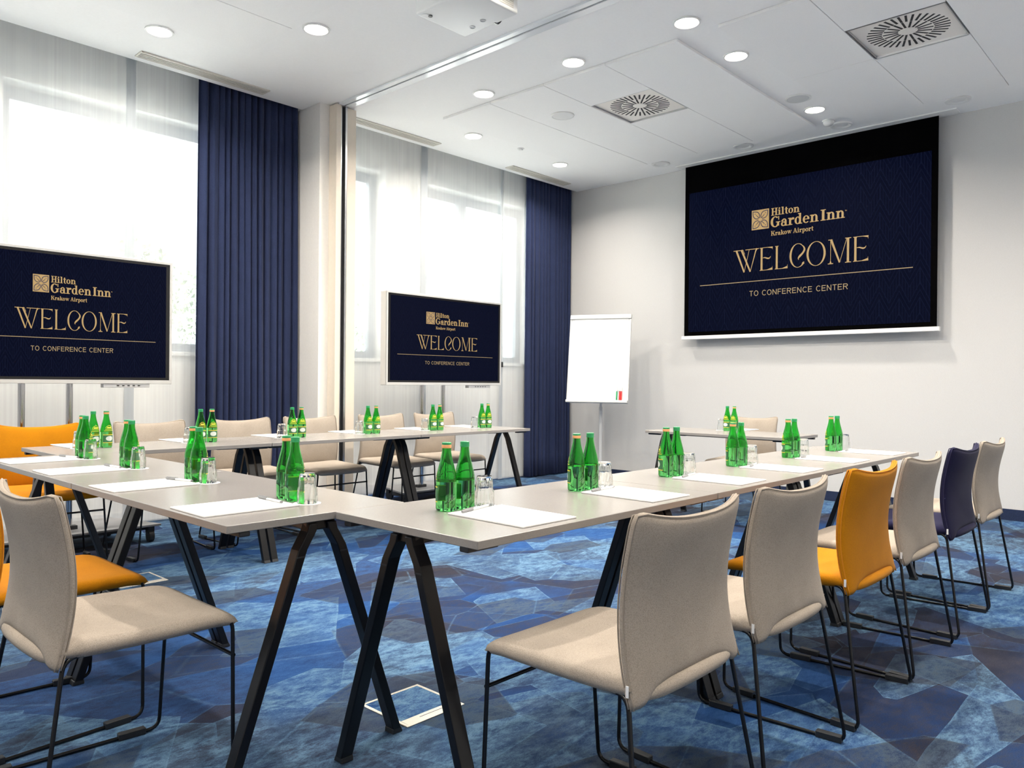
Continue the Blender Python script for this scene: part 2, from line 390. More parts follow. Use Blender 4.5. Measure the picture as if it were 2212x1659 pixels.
for i, (a, b_) in enumerate(OPEN):
    root = struct(obj('window_%d' % (i+1), None, None, (0, 0, 0)))
    f = MB().box(a, b_, YO-.09, YO-.02, HEAD-.10, HEAD).box(a, b_, YO-.09, YO-.02, SILL, SILL+.08)
    f.box(a, a+.08, YO-.09, YO-.02, SILL+.08, HEAD-.10).box(b_-.08, b_, YO-.09, YO-.02, SILL+.08, HEAD-.10)
    f.build('window_frame', M['winframe'], root, bevel=.004)
    cuts = [a+.08]
    if i in MULL:
        m0, m1 = MULL[i]; MB().box(m0, m1, YO-.10, YO-.02, SILL+.08, HEAD-.10).build('mullion', M['winframe'], root, bevel=.004); cuts += [m0, m1]
    cuts.append(b_-.08)
    for c0, c1 in zip(cuts[0::2], cuts[1::2]): MB().box(c0, c1, YO-.058, YO-.050, SILL+.08, HEAD-.10).build('pane', M['pane'], root)
    MB().box(a-.02, b_+.02, YW-.02, YO-.09, SILL-.03, SILL+.006).build('window_sill', M['sill'], root, bevel=.004)
    lp = bpy.data.lights.new('daylight_portal', 'AREA'); lp.shape = 'RECTANGLE'; lp.size = b_-a; lp.size_y = HEAD-SILL; lp.cycles.is_portal = True
    lo = bpy.data.objects.new('daylight_portal', lp); COL.objects.link(lo); lo.location = ((a+b_)/2, YO+.02, (SILL+HEAD)/2); lo.rotation_euler = (-PI/2, 0, 0)

# pillar with the folding-wall jamb
struct(MB().box(3.745, 4.10, 5.775, YW, 0, ZC).build('wall_pillar', M['pillar'], bevel=.004))
jm = struct(obj('trim_1', None, None, (0, 0, 0)))
MB().box(3.838, 3.888, 5.665, 5.775, 0, ZC-.012).build('jamb_panel', M['cream'], jm, bevel=.003)
MB().box(3.888, 3.900, 5.672, 5.775, 0, ZC-.012).build('jamb_profile', M['alu'], jm, bevel=.002)
MB().box(3.900, 3.935, 5.70, 5.775, 0, ZC-.012).build('jamb_gap', M['darkgap'], jm)
MB().box(3.935, 3.955, 5.672, 5.775, 0, ZC-.012).build('jamb_profile', M['alu'], jm, bevel=.002)
MB().box(3.955, 4.06, 5.69, 5.775, 0, ZC-.012).build('jamb_panel', M['cream'], jm, bevel=.003)
# ceiling track of the folding wall
tr = struct(obj('trim_2', None, None, (0, 0, 0)))
MB().box(3.858, 3.905, Y0, 5.66, ZC-.016, ZC).build('track_flange', M['track'], tr, bevel=.003)
MB().box(3.922, 3.985, Y0, 5.66, ZC-.016, ZC).build('track_flange', M['track'], tr, bevel=.003)
MB().box(3.905, 3.922, Y0, 5.66, ZC-.006, ZC-.001).build('track_slot', M['darkgap'], tr)

# ------------------------------------------------------------------ suspended ceiling tiles
def tile(x0, x1, y0, y1):
    g = .002; MB().box(x0+g, x1-g, y0+g, y1-g, ZC-.022, ZC-.001).build('ceiling_tile', M['tile'], ceil, bevel=.002, seg=1)
def raft(xa, xb, ys, diff):
    for j in range(len(ys)-1):
        if j == diff:
            for a, b_ in ((xa, xa+.62), (xa+1.21, xb)): tile(a, b_, ys[j], ys[j+1])
        else:
            cuts = [xa, xa+1.21, xb] if (diff == 2 and j == 3) else [xa, xb]
            for a, b_ in zip(cuts, cuts[1:]): tile(a, b_, ys[j], ys[j+1])
raft(4.702, 7.14, [2.845, 3.462, 4.066, 4.670, 5.272], 1)
raft(4.702, 7.14, [.115, .718, 1.322, 1.938, 2.540], 2)
raft(.40, 2.81, [2.86, 3.465, 4.07, 4.675, 5.28], -1)
raft(.40, 2.81, [.115, .72, 1.325, 1.93, 2.54], -1)
def diffuser(cx, cy, label):
    t = thing('swirl_diffuser', label, 'air vent', (cx, cy, ZC-.002), 0, 'swirl diffusers in the ceiling')
    h = .292
    MB().box(-h, h, -h, h, -.006, 0).build('face_plate', M['cream_plate'], t, bevel=.001, seg=1)
    fr = MB()
    for s in (-1, 1): fr.box(-h-.008, h+.008, s*h-.004*(1-s), s*h+.004*(1+s), -.02, 0).box(s*h-.004*(1-s), s*h+.004*(1+s), -h, h, -.02, 0)
    fr.build('frame', M['alu'], t)
    MB().cyl((0, 0), .052, -.010, -.006, 32).build('hub', M['cream_plate'], t)
    ou = MB().box(.158, .252, -.0072, .0072, -.0072, -.0058).mesh('slot', M['darkgap'])
    inn = MB().box(.060, .152, -.0068, .0068, -.0072, -.0058).mesh('slot', M['darkgap'])
    for k in range(36): obj('slot', ou, t, (0, 0, 0), 2*PI*k/36+.05)
    for k in range(18): obj('slot', inn, t, (0, 0, 0), 2*PI*(2*k)/36+.05)
diffuser(5.617, 3.762, 'square ceiling diffuser with radial black slots beside a round speaker in the tiled raft')
diffuser(5.628, 1.630, 'square ceiling diffuser with radial black slots in the tiled raft further from the windows')

def slot_vent(x0, x1, label):
    t = thing('linear_air_grille', label, 'air vent', ((x0+x1)/2, 5.912, ZC), 0, 'linear grilles along the window edge of the ceiling')
    L = (x1-x0)/2
    MB().box(-L+.01, L-.01, -.050, .050, -.004, -.001).build('backing', M['grille_dark'], t)
    fr = MB()
    for s in (-1, 1): fr.box(-L, L, s*.056-.006, s*.056+.006, -.010, 0).box(s*L-.006, s*L+.006, -.062, .062, -.010, 0)
    fr.build('frame', M['grille'], t, bevel=.001, seg=1)
    sl = MB().box(-L+.006, L-.006, -.0068, .0068, -.009, -.003).mesh('slat', M['grille'])
    for k in range(4): obj('slat', sl, t, (0, -.0375+.025*k, 0))
slot_vent(2.29, 3.31, 'cream linear grille above the sheer and the curtain beside the pillar')
slot_vent(4.13, 5.20, 'cream linear grille beside the folding wall jamb')
slot_vent(6.27, 7.28, 'cream linear grille above the curtain in the room corner')

def downlight(x, y, lit, label, group, power=LAMP):
    t = thing('recessed_downlight', label, 'light', (x, y, ZC), 0, group)
    if lit:
        MB().lathe([(.092, 0), (.092, -.008), (.080, -.010), (.074, -.004), (.074, 0)], 32).build('trim_ring', M['lightwhite'], t, smooth=.6)
        MB().cyl((0, 0), .074, -.004, -.001, 32).build('lens', M['lamp'], t)
        ld = bpy.data.lights.new('downlight_bulb', 'AREA'); ld.shape = 'DISK'; ld.size = .14; ld.energy = power; ld.color = (1.0, .92, .81); ld.spread = math.radians(150)
        lo = bpy.data.objects.new('downlight_bulb', ld); COL.objects.link(lo); lo.parent = t; lo.location = (0, 0, -.012)
    else:
        MB().lathe([(.098, 0), (.098, -.010), (.084, -.014), (.072, -.012), (.060, -.003), (.058, -.001)], 32).build('trim_ring', M['lightwhite'], t, smooth=.6)
        MB().cyl((0, 0), .058, -.003, -.001, 32).build('reflector', M['white'], t)
G1 = 'lit recessed ceiling downlights'
for x, y, lb in ((4.537, 2.675, 'lit round downlight at the outer corner of the square tiled raft'),
                 (4.537, 3.633, 'lit round downlight midway between folding wall track and tiled raft'),
                 (4.540, 4.580, 'lit round downlight between folding wall track and raft, nearest the windows'),
                 (5.240, 2.680, 'lit round downlight in the strip between the two tiled rafts'),
                 (6.716, 2.690, 'lit round downlight beside the ceiling speaker, close to the projection screen'),
                 (5.250, 5.440, 'lit round downlight over the far TV, by the small sprinkler'),
                 (6.575, 5.440, 'lit round downlight in the corner above the flip chart curtain'),
                 (2.237, 5.428, 'lit round downlight above the grille and near TV'),
                 (2.943, 4.595, 'lit round downlight between the projector and the curtain beside the pillar'),
                 (2.943, 2.680, 'lit round downlight behind the projector'), (2.943, 1.72, 'lit round downlight over the table row opposite the windows'),
                 (4.537, 1.72, 'lit round downlight over the orange chair'), (4.537, .76, 'lit round downlight over the carpet aisle'),
                 (2.943, .76, 'lit round downlight over the aisle chairs'), (.28, 2.68, 'lit round downlight over the cross table chairs'),
                 (.28, 4.59, 'lit round downlight over the left window bay'), (.9, 5.43, 'lit round downlight above the left sheer'),
                 (5.24, -.2, 'lit round downlight near the rear wall'), (6.716, -.2, 'lit round downlight in the rear corner'), (1.6, -.3, 'lit round downlight behind the aisle'),
                 (-1.6, 4.2, 'lit round downlight in the left bay'), (-1.6, 1.8, 'lit round downlight in the left bay aisle'), (-.4, .3, 'lit round downlight over the aisle')):
    downlight(x, y, True, lb, G1)
G2 = 'unlit ceiling spots along the projection screen'
for y, lb in ((1.714, 'unlit white ceiling spot past the screen end nearest the aisle chairs'), (2.671, 'unlit white ceiling spot next to the smoke detector'),
              (3.635, 'unlit white ceiling spot above the middle of the projection screen'), (4.598, 'unlit white ceiling spot above the screen edge by the flip chart')):
    downlight(7.278, y, False, lb, G2)
for x, y, lb in ((5.334, 4.388, 'flat round white speaker set in the tiled raft'), (6.363, 2.691, 'round grey ceiling speaker beside the lit downlight near the screen')):
    t = thing('ceiling_speaker', lb, 'speaker', (x, y, ZC-(.022 if y > 4 else 0)), 0, 'ceiling speakers')
    MB().lathe([(.105, 0), (.105, -.006), (.092, -.010), (.088, -.006)], 40).build('rim', M['lightwhite'], t, smooth=.6)
    MB().cyl((0, 0), .090, -.008, -.002, 40).build('mesh_cover', M['lightgrille'] if y < 4 else M['white'], t)
t = thing('smoke_detector', 'small white domed smoke detector beside the unlit spot at the screen', 'smoke detector', (7.081, 2.71, ZC))
MB().cyl((0, 0), .055, -.012, 0, 32).build('base_plate', M['white'], t, bevel=.002)
MB().lathe([(.048, -.012), (.046, -.030), (.034, -.045), (.001, -.048)], 32).build('dome', M['white'], t, smooth=True)
t = thing('sprinkler_cover', 'tiny white sprinkler cap on the ceiling between the two window downlights', 'sprinkler', (5.866, 5.374, ZC))
MB().cyl((0, 0), .036, -.006, 0, 24).build('escutcheon', M['white'], t); MB().cyl((0, 0), .022, -.018, -.006, 24).build('cap', M['white'], t)

# ------------------------------------------------------------------ projector
t = thing('ceiling_projector', 'white projector hanging from the ceiling beside the folding wall track', 'projector', (3.163, 3.341, 3.30))
bx_, by_ = .203, .228
MB().box(-bx_, bx_, -by_, by_, 0, .125).build('body', M['white'], t, bevel=.014, seg=3, smooth=.7)
MB().tube([(0, 0, .115), (0, 0, .212)], .028, 20).build('mount_pole', M['white'], t, smooth=.7)
MB().cyl((0, 0), .085, .212, .223, 32).build('mount_plate', M['white'], t, bevel=.002)
lz = MB().tube([(bx_-.02, -.05, .045), (bx_+.012, -.05, .045), (bx_+.022, -.05, .045)], [.046, .046, .030], 28).build('lens_barrel', M['tvblack'], t, smooth=.7)
g = MB()
for k in range(9): g.box(-.13, .16, -by_-.002, -by_+.004, .022+.011*k, .028+.011*k)
g.build('side_vent', M['grille'], t)
for px, py, r_ in ((.115, -.02, .018), (.135, .09, .018), (-.02, .17, .0)):
    if r_: MB().lathe([(r_, 0), (r_, -.004), (r_*.75, -.004), (r_*.7, -.001), (.001, -.001)], 20, (px, py, 0)).build('adjuster_foot', M['lgrey'], t, smooth=.6)
MB().cyl((-.135, .17), .013, -.006, 0, 16).build('socket', M['tvblack'], t)
MB().cyl((-.155, .19), .024, -.003, 0, 20).build('cover', M['white'], t)
MB().box(-.198, -.192, -.2, -.12, .03, .05).build('badge', M['lgrey'], t)

# ------------------------------------------------------------------ curtains
def cloth(name, x0, x1, yc, amp, folds, z0, z1, mat, label, cat, group, seed, flare=.0, thick=0.0):
    rnd = random.Random(seed); n = max(24, int(folds*14)); nz = 16
    ph = [0.0]; am = []; rate = 1.0; lev = .7
    for i in range(n+1):
        if i % 7 == 0: rate = .55+.95*rnd.random(); lev = .35+.65*rnd.random()
        ph.append(ph[-1]+rate*folds*2*PI/n); am.append(lev if not am else am[-1]*.6+lev*.4)
    rows = []
    for j in range(nz+1):
        v = j/nz; z = z0+(z1-z0)*v; row = []
        for i in range(n+1):
            u = i/n; x = x0+(x1-x0)*u
            a = amp*am[i]*(1-.45*v)
            y = yc+a*math.sin(ph[i]+.35*math.sin(3*v+i*.05))+.2*a*math.sin(2.3*ph[i])
            x += flare*(1-v)*(u-.5)*(1 if v < 1 else 0)+.35*a*math.cos(ph[i])
            row.append((x, y, z))
        rows.append(row)
    o = MB().grid(rows).build(name, mat, None, smooth=True)
    if thick:
        md = o.modifiers.new('thickness', 'SOLIDIFY'); md.thickness = thick; md.offset = 0
    return tag(o, label, cat, group)
cloth('drape_curtain', 2.83, 3.725, 6.115, .058, 13, .012, 3.70, M['curtain'], 'floor-length navy drape hanging beside the pillar', 'curtain', 'navy drapes', 3, .02, .003)
cloth('drape_curtain', 6.80, 7.635, 6.125, .056, 12, .012, 3.70, M['curtain'], 'floor-length navy drape in the corner behind the flip chart', 'curtain', 'navy drapes', 11, -.02, .003)
GS = 'white sheer panels along the windows'
cloth('sheer_curtain', -3.1, -.30, 6.225, .0032, 17, .015, 3.70, M['sheer'], 'white sheer panel of the left window bay', 'curtain', GS, 21)
cloth('sheer_curtain', -.36, 2.372, 6.19, .0032, 15, .015, 3.70, M['sheer'], 'white sheer panel hanging behind the near TV', 'curtain', GS, 22)
cloth('sheer_curtain', 2.305, 3.70, 6.215, .0032, 8, .015, 3.70, M['sheer'], 'white sheer panel between the near TV and the drape beside the pillar', 'curtain', GS, 23)
cloth('sheer_curtain', 4.115, 5.309, 6.19, .0032, 7, .015, 3.70, M['sheer'], 'white sheer panel between the folding wall jamb and the far TV', 'curtain', GS, 24)
cloth('sheer_curtain', 5.225, 6.465, 6.215, .0032, 7, .015, 3.70, M['sheer'], 'white sheer panel hanging behind the far TV', 'curtain', GS, 25)
cloth('sheer_curtain', 6.411, 7.60, 6.19, .0032, 6, .015, 3.70, M['sheer'], 'white sheer panel next to the drape in the corner', 'curtain', GS, 26)
def shaded_hem(x0, x1, y, host):  # hem strip with the overlap's shade put into its colour
    h_ = [o for o in COL.objects if o.name.startswith('sheer_curtain') and o['label'] == host][0]
    MB().grid([[(x0+(x1-x0)*i/4, y+.002*math.sin(i*2.1), z) for z in (.015, 1.2, 2.4, 3.70)] for i in range(5)]).build('shaded_side_hem', M['shaded_hem'], h_, smooth=True)
shaded_hem(2.303, 2.374, 6.178, 'white sheer panel hanging behind the near TV')
shaded_hem(5.222, 5.311, 6.178, 'white sheer panel between the folding wall jamb and the far TV')
shaded_hem(6.408, 6.468, 6.178, 'white sheer panel next to the drape in the corner')
tag(MB().tube([(6.445, 6.165, 1.30), (6.445, 6.165, 1.36)], .011, 10).build('curtain_wand_handle', M['plastic'], None, smooth=.7), 'small black curtain pull hanging on the sheer beside the far TV', 'curtain pull')
w_ = [o for o in COL.objects if o.name == 'curtain_wand_handle'][0]
MB().tube([(6.445, 6.165, 1.36), (6.445, 6.175, 3.60)], .0025, 6).build('cord', M['white'], w_)

# ------------------------------------------------------------------ lettering (flat print of the slides)
def ribbon(mb, pts, ws, n=0):
    P = [Vector((x, y)) for x, y in pts]
    if n:
        Q = []; W = []
        for i in range(len(P)-1):
            p0 = P[max(0, i-1)]; p1 = P[i]; p2 = P[i+1]; p3 = P[min(len(P)-1, i+2)]
            for k in range(n):
                t = k/n
                Q.append(.5*((2*p1)+(p2-p0)*t+(2*p0-5*p1+4*p2-p3)*t*t+(3*p1-p0-3*p2+p3)*t**3)); W.append(ws[i]*(1-t)+ws[i+1]*t)
        Q.append(P[-1]); W.append(ws[-1]); P, ws = Q, W
    v = []
    for i, p in enumerate(P):
        t = (P[min(i+1, len(P)-1)]-P[max(i-1, 0)]).normalized(); nn = Vector((-t.y, t.x))*ws[i]/2
        v += [(p.x+nn.x, 0, p.y+nn.y), (p.x-nn.x, 0, p.y-nn.y)]
    mb.add(v, [(2*i, 2*i+1, 2*i+3, 2*i+2) for i in range(len(P)-1)])
class Glyphs:
    """plain slab-serif glyphs drawn from stems, serifs and rings; cap height 1"""
    W = .20; T = .085; SH = .075
    def __init__(s, mb, ox, oy, sx, sy): s.mb = mb; s.ox = ox; s.oy = oy; s.sx = sx; s.sy = sy
    def P(s, x, y): return (s.ox+x*s.sx, 0, s.oy+y*s.sy)
    def quad(s, *pts): s.mb.add([s.P(*p) for p in pts], [tuple(range(len(pts)))])
    def rect(s, x0, x1, y0, y1): s.quad((x0, y0), (x1, y0), (x1, y1), (x0, y1))
    def ring(s, cx, cy, rx, ry, tx, ty, a0=0, a1=360, n=28):
        v = []
        for k in range(n+1):
            a = math.radians(a0+(a1-a0)*k/n); c_, s_ = math.cos(a), math.sin(a)
            v += [s.P(cx+rx*c_, cy+ry*s_), s.P(cx+(rx-tx)*c_, cy+(ry-ty)*s_)]
        s.mb.add(v, [(2*k, 2*k+1, 2*k+3, 2*k+2) for k in range(n)])
    def dot(s, cx, cy, r): s.ring(cx, cy, r, r, r, r, 0, 360, 14)
    def stem(s, x, y0, y1, w=None): s.rect(x, x+(w or s.W), y0, y1)
    def ser(s, x0, x1, y, up=False): s.rect(x0, x1, y-(s.SH if up else 0), y+(0 if up else s.SH))
    def g(s, c):
        W = s.W; S = s.SH; T = s.T; X = .68
        if c == 'H':
            for x in (.1, .58): s.stem(x, 0, 1); s.ser(x-.1, x+W+.1, 0); s.ser(x-.1, x+W+.1, 1, True)
            s.rect(.2, .68, .46, .46+T); return .92
        if c == 'I': s.stem(.12, 0, 1, .23); s.ser(0, .47, 0); s.ser(0, .47, 1, True); return .54
        if c == 'i': s.stem(.1, 0, X-.01); s.ser(0, .40, 0); s.ser(0, .2, X, True); s.dot(.19, .87, .115); return .45
        if c == 'l': s.stem(.1, 0, 1); s.ser(0, .40, 0); s.ser(0, .2, 1, True); return .45
        if c == 't': s.stem(.12, .14, .90, .19); s.ser(0, .46, X, True); s.ring(.33, .17, .21, .18, .17, .08, 180, 320, 12); return .50
        if c == 'o': s.ring(.315, X/2, .315, X/2+.015, .19, .07); return .68
        if c == 'n':
            s.stem(.1, 0, X); s.ser(0, .38, 0); s.ser(0, .2, X, True); s.ring(.44, .42, .26, .275, .19, .08, 0, 150, 16); s.stem(.51, 0, .43, .19); s.ser(.42, .80, 0); return .84
        if c == 'G':
            s.ring(.45, .5, .45, .52, .24, .085, 48, 335, 32); s.stem(.64, .10, .46, .2); s.ser(.52, .96, .50, True); s.rect(.76, .84, .66, 1.0); return 1.02
        if c == 'a':
            s.stem(.36, .06, .45, .19); s.ring(.31, .44, .24, .255, .18, .075, 0, 165, 16); s.dot(.12, .49, .085)
            s.ring(.24, .20, .24, .215, .17, .07, 40, 320, 22); s.ser(.40, .66, 0); return .69
        if c == 'r':
            s.stem(.1, 0, X); s.ser(0, .42, 0); s.ser(0, .2, X, True); s.ring(.47, .40, .24, .295, .17, .09, 85, 165, 10); s.dot(.50, .58, .105); return .63
        if c == 'd':
            s.ring(.30, X/2, .30, X/2+.015, .19, .07, 25, 335); s.stem(.42, 0, 1, .19); s.ser(.32, .5, 1, True); s.ser(.5, .72, 0); return .77
        if c == 'e':
            s.ring(.315, X/2, .315, X/2+.015, .19, .07, 0, 318); s.rect(.14, .625, .32, .32+.07); return .67
        if c == 'K':
            s.stem(.1, 0, 1); s.ser(0, .4, 0); s.ser(0, .4, 1, True); s.quad((.28, .42), (.36, .36), (.80, .96), (.72, 1.0)); s.quad((.42, .55), (.56, .72), (.92, .04), (.68, .04)); s.ser(.6, 1.0, 0); s.ser(.58, .92, 1, True); return 1.0
        if c == 'k':
            s.stem(.1, 0, 1); s.ser(0, .38, 0); s.ser(0, .2, 1, True); s.quad((.28, .30), (.34, .24), (.64, .64), (.56, .66)); s.quad((.36, .36), (.48, .48), (.76, .03), (.54, .03)); s.ser(.46, .82, 0); s.ser(.44, .76, X, True); return .80
        if c == 'w':
            for x in (.06, .44): s.quad((x, X), (x+.2, X), (x+.36, .03), (x+.22, .03))
            for x in (.34, .72): s.quad((x+.02, .1), (x+.08, .1), (x+.26, X), (x+.18, X))
            s.ser(0, .32, X, True); s.ser(.38, .70, X, True); s.ser(.84, 1.08, X, True); return 1.04
        if c == 'A':
            s.quad((.36, 1), (.52, 1), (.86, .05), (.64, .05)); s.quad((.36, 1), (.44, .95), (.18, .05), (.08, .05)); s.rect(.2, .7, .30, .30+T); s.ser(0, .32, 0); s.ser(.54, .98, 0); return .97
        if c == 'p':
            s.stem(.1, -.27, X); s.rect(0, .4, -.30, -.30+S); s.ser(0, .2, X, True); s.ring(.40, X/2, .30, X/2+.015, .19, .07, -155, 155); return .75
        return .36
    @staticmethod
    def measure(txt):
        q = Glyphs(MB(), 0, 0, 1, 1); return sum(q.g(c) for c in txt)
def slab_text(mb, txt, u0, u1, v0, cap):
    wtot = Glyphs.measure(txt)-.05; sx = (u1-u0)/wtot; x = u0
    for c in txt: x += Glyphs(mb, x, v0, sx, cap).g(c)*sx
def welcome(mb):
    b, t = -.0665, .0305; H = t-b; T_ = .0084; th = .0020
    def y(f): return b+H*f
    def stemv(x, w=T_): ribbon(mb, [(x, y(0)), (x, y(.05)), (x, y(.5)), (x, y(.95)), (x, y(1))], [w*1.9, w*1.05, w, w*1.05, w*1.9])
    # W
    ribbon(mb, [(-.268, y(1)), (-.231, y(0))], [T_, T_*.75]); ribbon(mb, [(-.244, y(1)), (-.203, y(0))], [T_, T_*.75])
    ribbon(mb, [(-.231, y(0)), (-.208, y(1))], [th, th]); ribbon(mb, [(-.203, y(0)), (-.179, y(.90)), (-.173, y(1))], [th, T_*.6, T_*.9])
    ribbon(mb, [(-.281, y(.985)), (-.236, y(.985))], [.003, .003]); ribbon(mb, [(-.226, y(.985)), (-.164, y(.985))], [.003, .003])
    ribbon(mb, [(-.236, y(.98)), (-.229, y(.80))], [.001, th])
    for ox in (-.1649, .2195):          # E with a wavy middle stroke
        stemv(ox+.0125)
        ribbon(mb, [(ox+.004, y(.99)), (ox+.040, y(.99)), (ox+.060, y(.965))], [th, th*1.2, .0075]); ribbon(mb, [(ox+.0598, y(1)), (ox+.0598, y(.87))], [.003, .0005])
        ribbon(mb, [(ox+.004, y(.01)), (ox+.036, y(.012)), (ox+.060, y(.05))], [th, th*1.2, .0100]); ribbon(mb, [(ox+.0598, y(.0)), (ox+.0598, y(.16))], [.003, .0005])
        ribbon(mb, [(ox+.016, y(.545)), (ox+.027, y(.555)), (ox+.040, y(.51)), (ox+.048, y(.525)), (ox+.053, y(.60))], [.001, .0045, .0060, .0045, .0005], 6)
    ox = -.0983
    stemv(ox+.0125); ribbon(mb, [(ox+.004, y(.01)), (ox+.036, y(.012)), (ox+.058, y(.05))], [th, th*1.2, .0100]); ribbon(mb, [(ox+.0580, y(0)), (ox+.0580, y(.17))], [.003, .0005])
    def oval(cx, cy, rx, ry, a0, a1, n=40, thick=T_):
        pts = []; ws = []
        for k in range(n+1):
            a = math.radians(a0+(a1-a0)*k/n); pts.append((cx+rx*math.cos(a), cy+ry*math.sin(a))); ws.append(th+(thick-th)*abs(math.cos(a))**1.6)
        ribbon(mb, pts, ws)
    # C with the inward curl
    oval(.004, -.0185, .031, .0485, 60, 318, 40)
    ribbon(mb, [(.0195, .0235), (.028, .014), (.031, .003), (.024, -.010), (.012, -.022), (.006, -.030), (.0075, -.037)], [th, .0055, .0075, .0075, .0085, .0050, .0010], 6)
    ribbon(mb, [(.020, -.0590), (.0265, -.0515), (.030, -.0455)], [th, .0100, .0010])
    oval(.0785, -.0185, .0345, .0485, 0, 360, 56)
    # M
    ribbon(mb, [(.1365, y(.02)), (.1365, y(.97))], [th, th]); ribbon(mb, [(.126, y(.01)), (.147, y(.01))], [.0035, .0035]); ribbon(mb, [(.1365, y(0)), (.1365, y(.13))], [.010, th])
    ribbon(mb, [(.138, y(1)), (.172, y(.03))], [T_*1.05, T_*.75]); ribbon(mb, [(.127, y(.988)), (.142, y(.988))], [.003, .003])
    ribbon(mb, [(.172, y(.03)), (.199, y(.98))], [th, th]); stemv(.204); ribbon(mb, [(.193, y(.99)), (.216, y(.99))], [.003, .003]); ribbon(mb, [(.193, y(.01)), (.216, y(.01))], [.003, .003])
def sans_text(mb, txt, u0, u1, v0, cap):
    """plain grotesque capitals, cap height 1, stroke .115"""
    w_ = .125
    def arc(cx, cy, rx, ry, a0, a1, n=20): return [(cx+rx*math.cos(math.radians(a0+(a1-a0)*k/n)), cy+ry*math.sin(math.radians(a0+(a1-a0)*k/n))) for k in range(n+1)]
    h = w_/2
    G = {'T': (.66, [[(0, 1-h), (.64, 1-h)], [(.32, 0), (.32, 1)]]), 'O': (.80, [arc(.39, .5, .39-h, .5-h+.01, 0, 360, 32)]),
         'C': (.74, [arc(.39, .5, .39-h, .5-h+.01, 42, 318, 28)]), 'N': (.74, [[(h, 0), (h, 1)], [(h, .98), (.70-h, .02)], [(.70-h, 0), (.70-h, 1)]]),
         'F': (.60, [[(h, 0), (h, 1)], [(0, 1-h), (.58, 1-h)], [(0, .50), (.52, .50)]]),
         'E': (.67, [[(h, 0), (h, 1)], [(0, 1-h), (.63, 1-h)], [(0, .52), (.58, .52)], [(0, h), (.65, h)]]),
         'R': (.74, [[(h, 0), (h, 1)], [(0, 1-h), (.42, 1-h)]+arc(.42, .735, .24, .265-h, 90, -90, 14)+[(0, .47+h)], [(.38, .50), (.66, 0)]]), ' ': (.34, [])}
    gap = .13; tot = sum(G[c][0]+gap for c in txt)-gap; sx = (u1-u0)/tot; x = 0
    for c in txt:
        for st in G[c][1]:
            P = [(u0+(x+px)*sx, v0+py*cap) for px, py in st]; ribbon(mb, P, [w_*cap]*len(P))
        x += G[c][0]+gap
SLIDE = {}
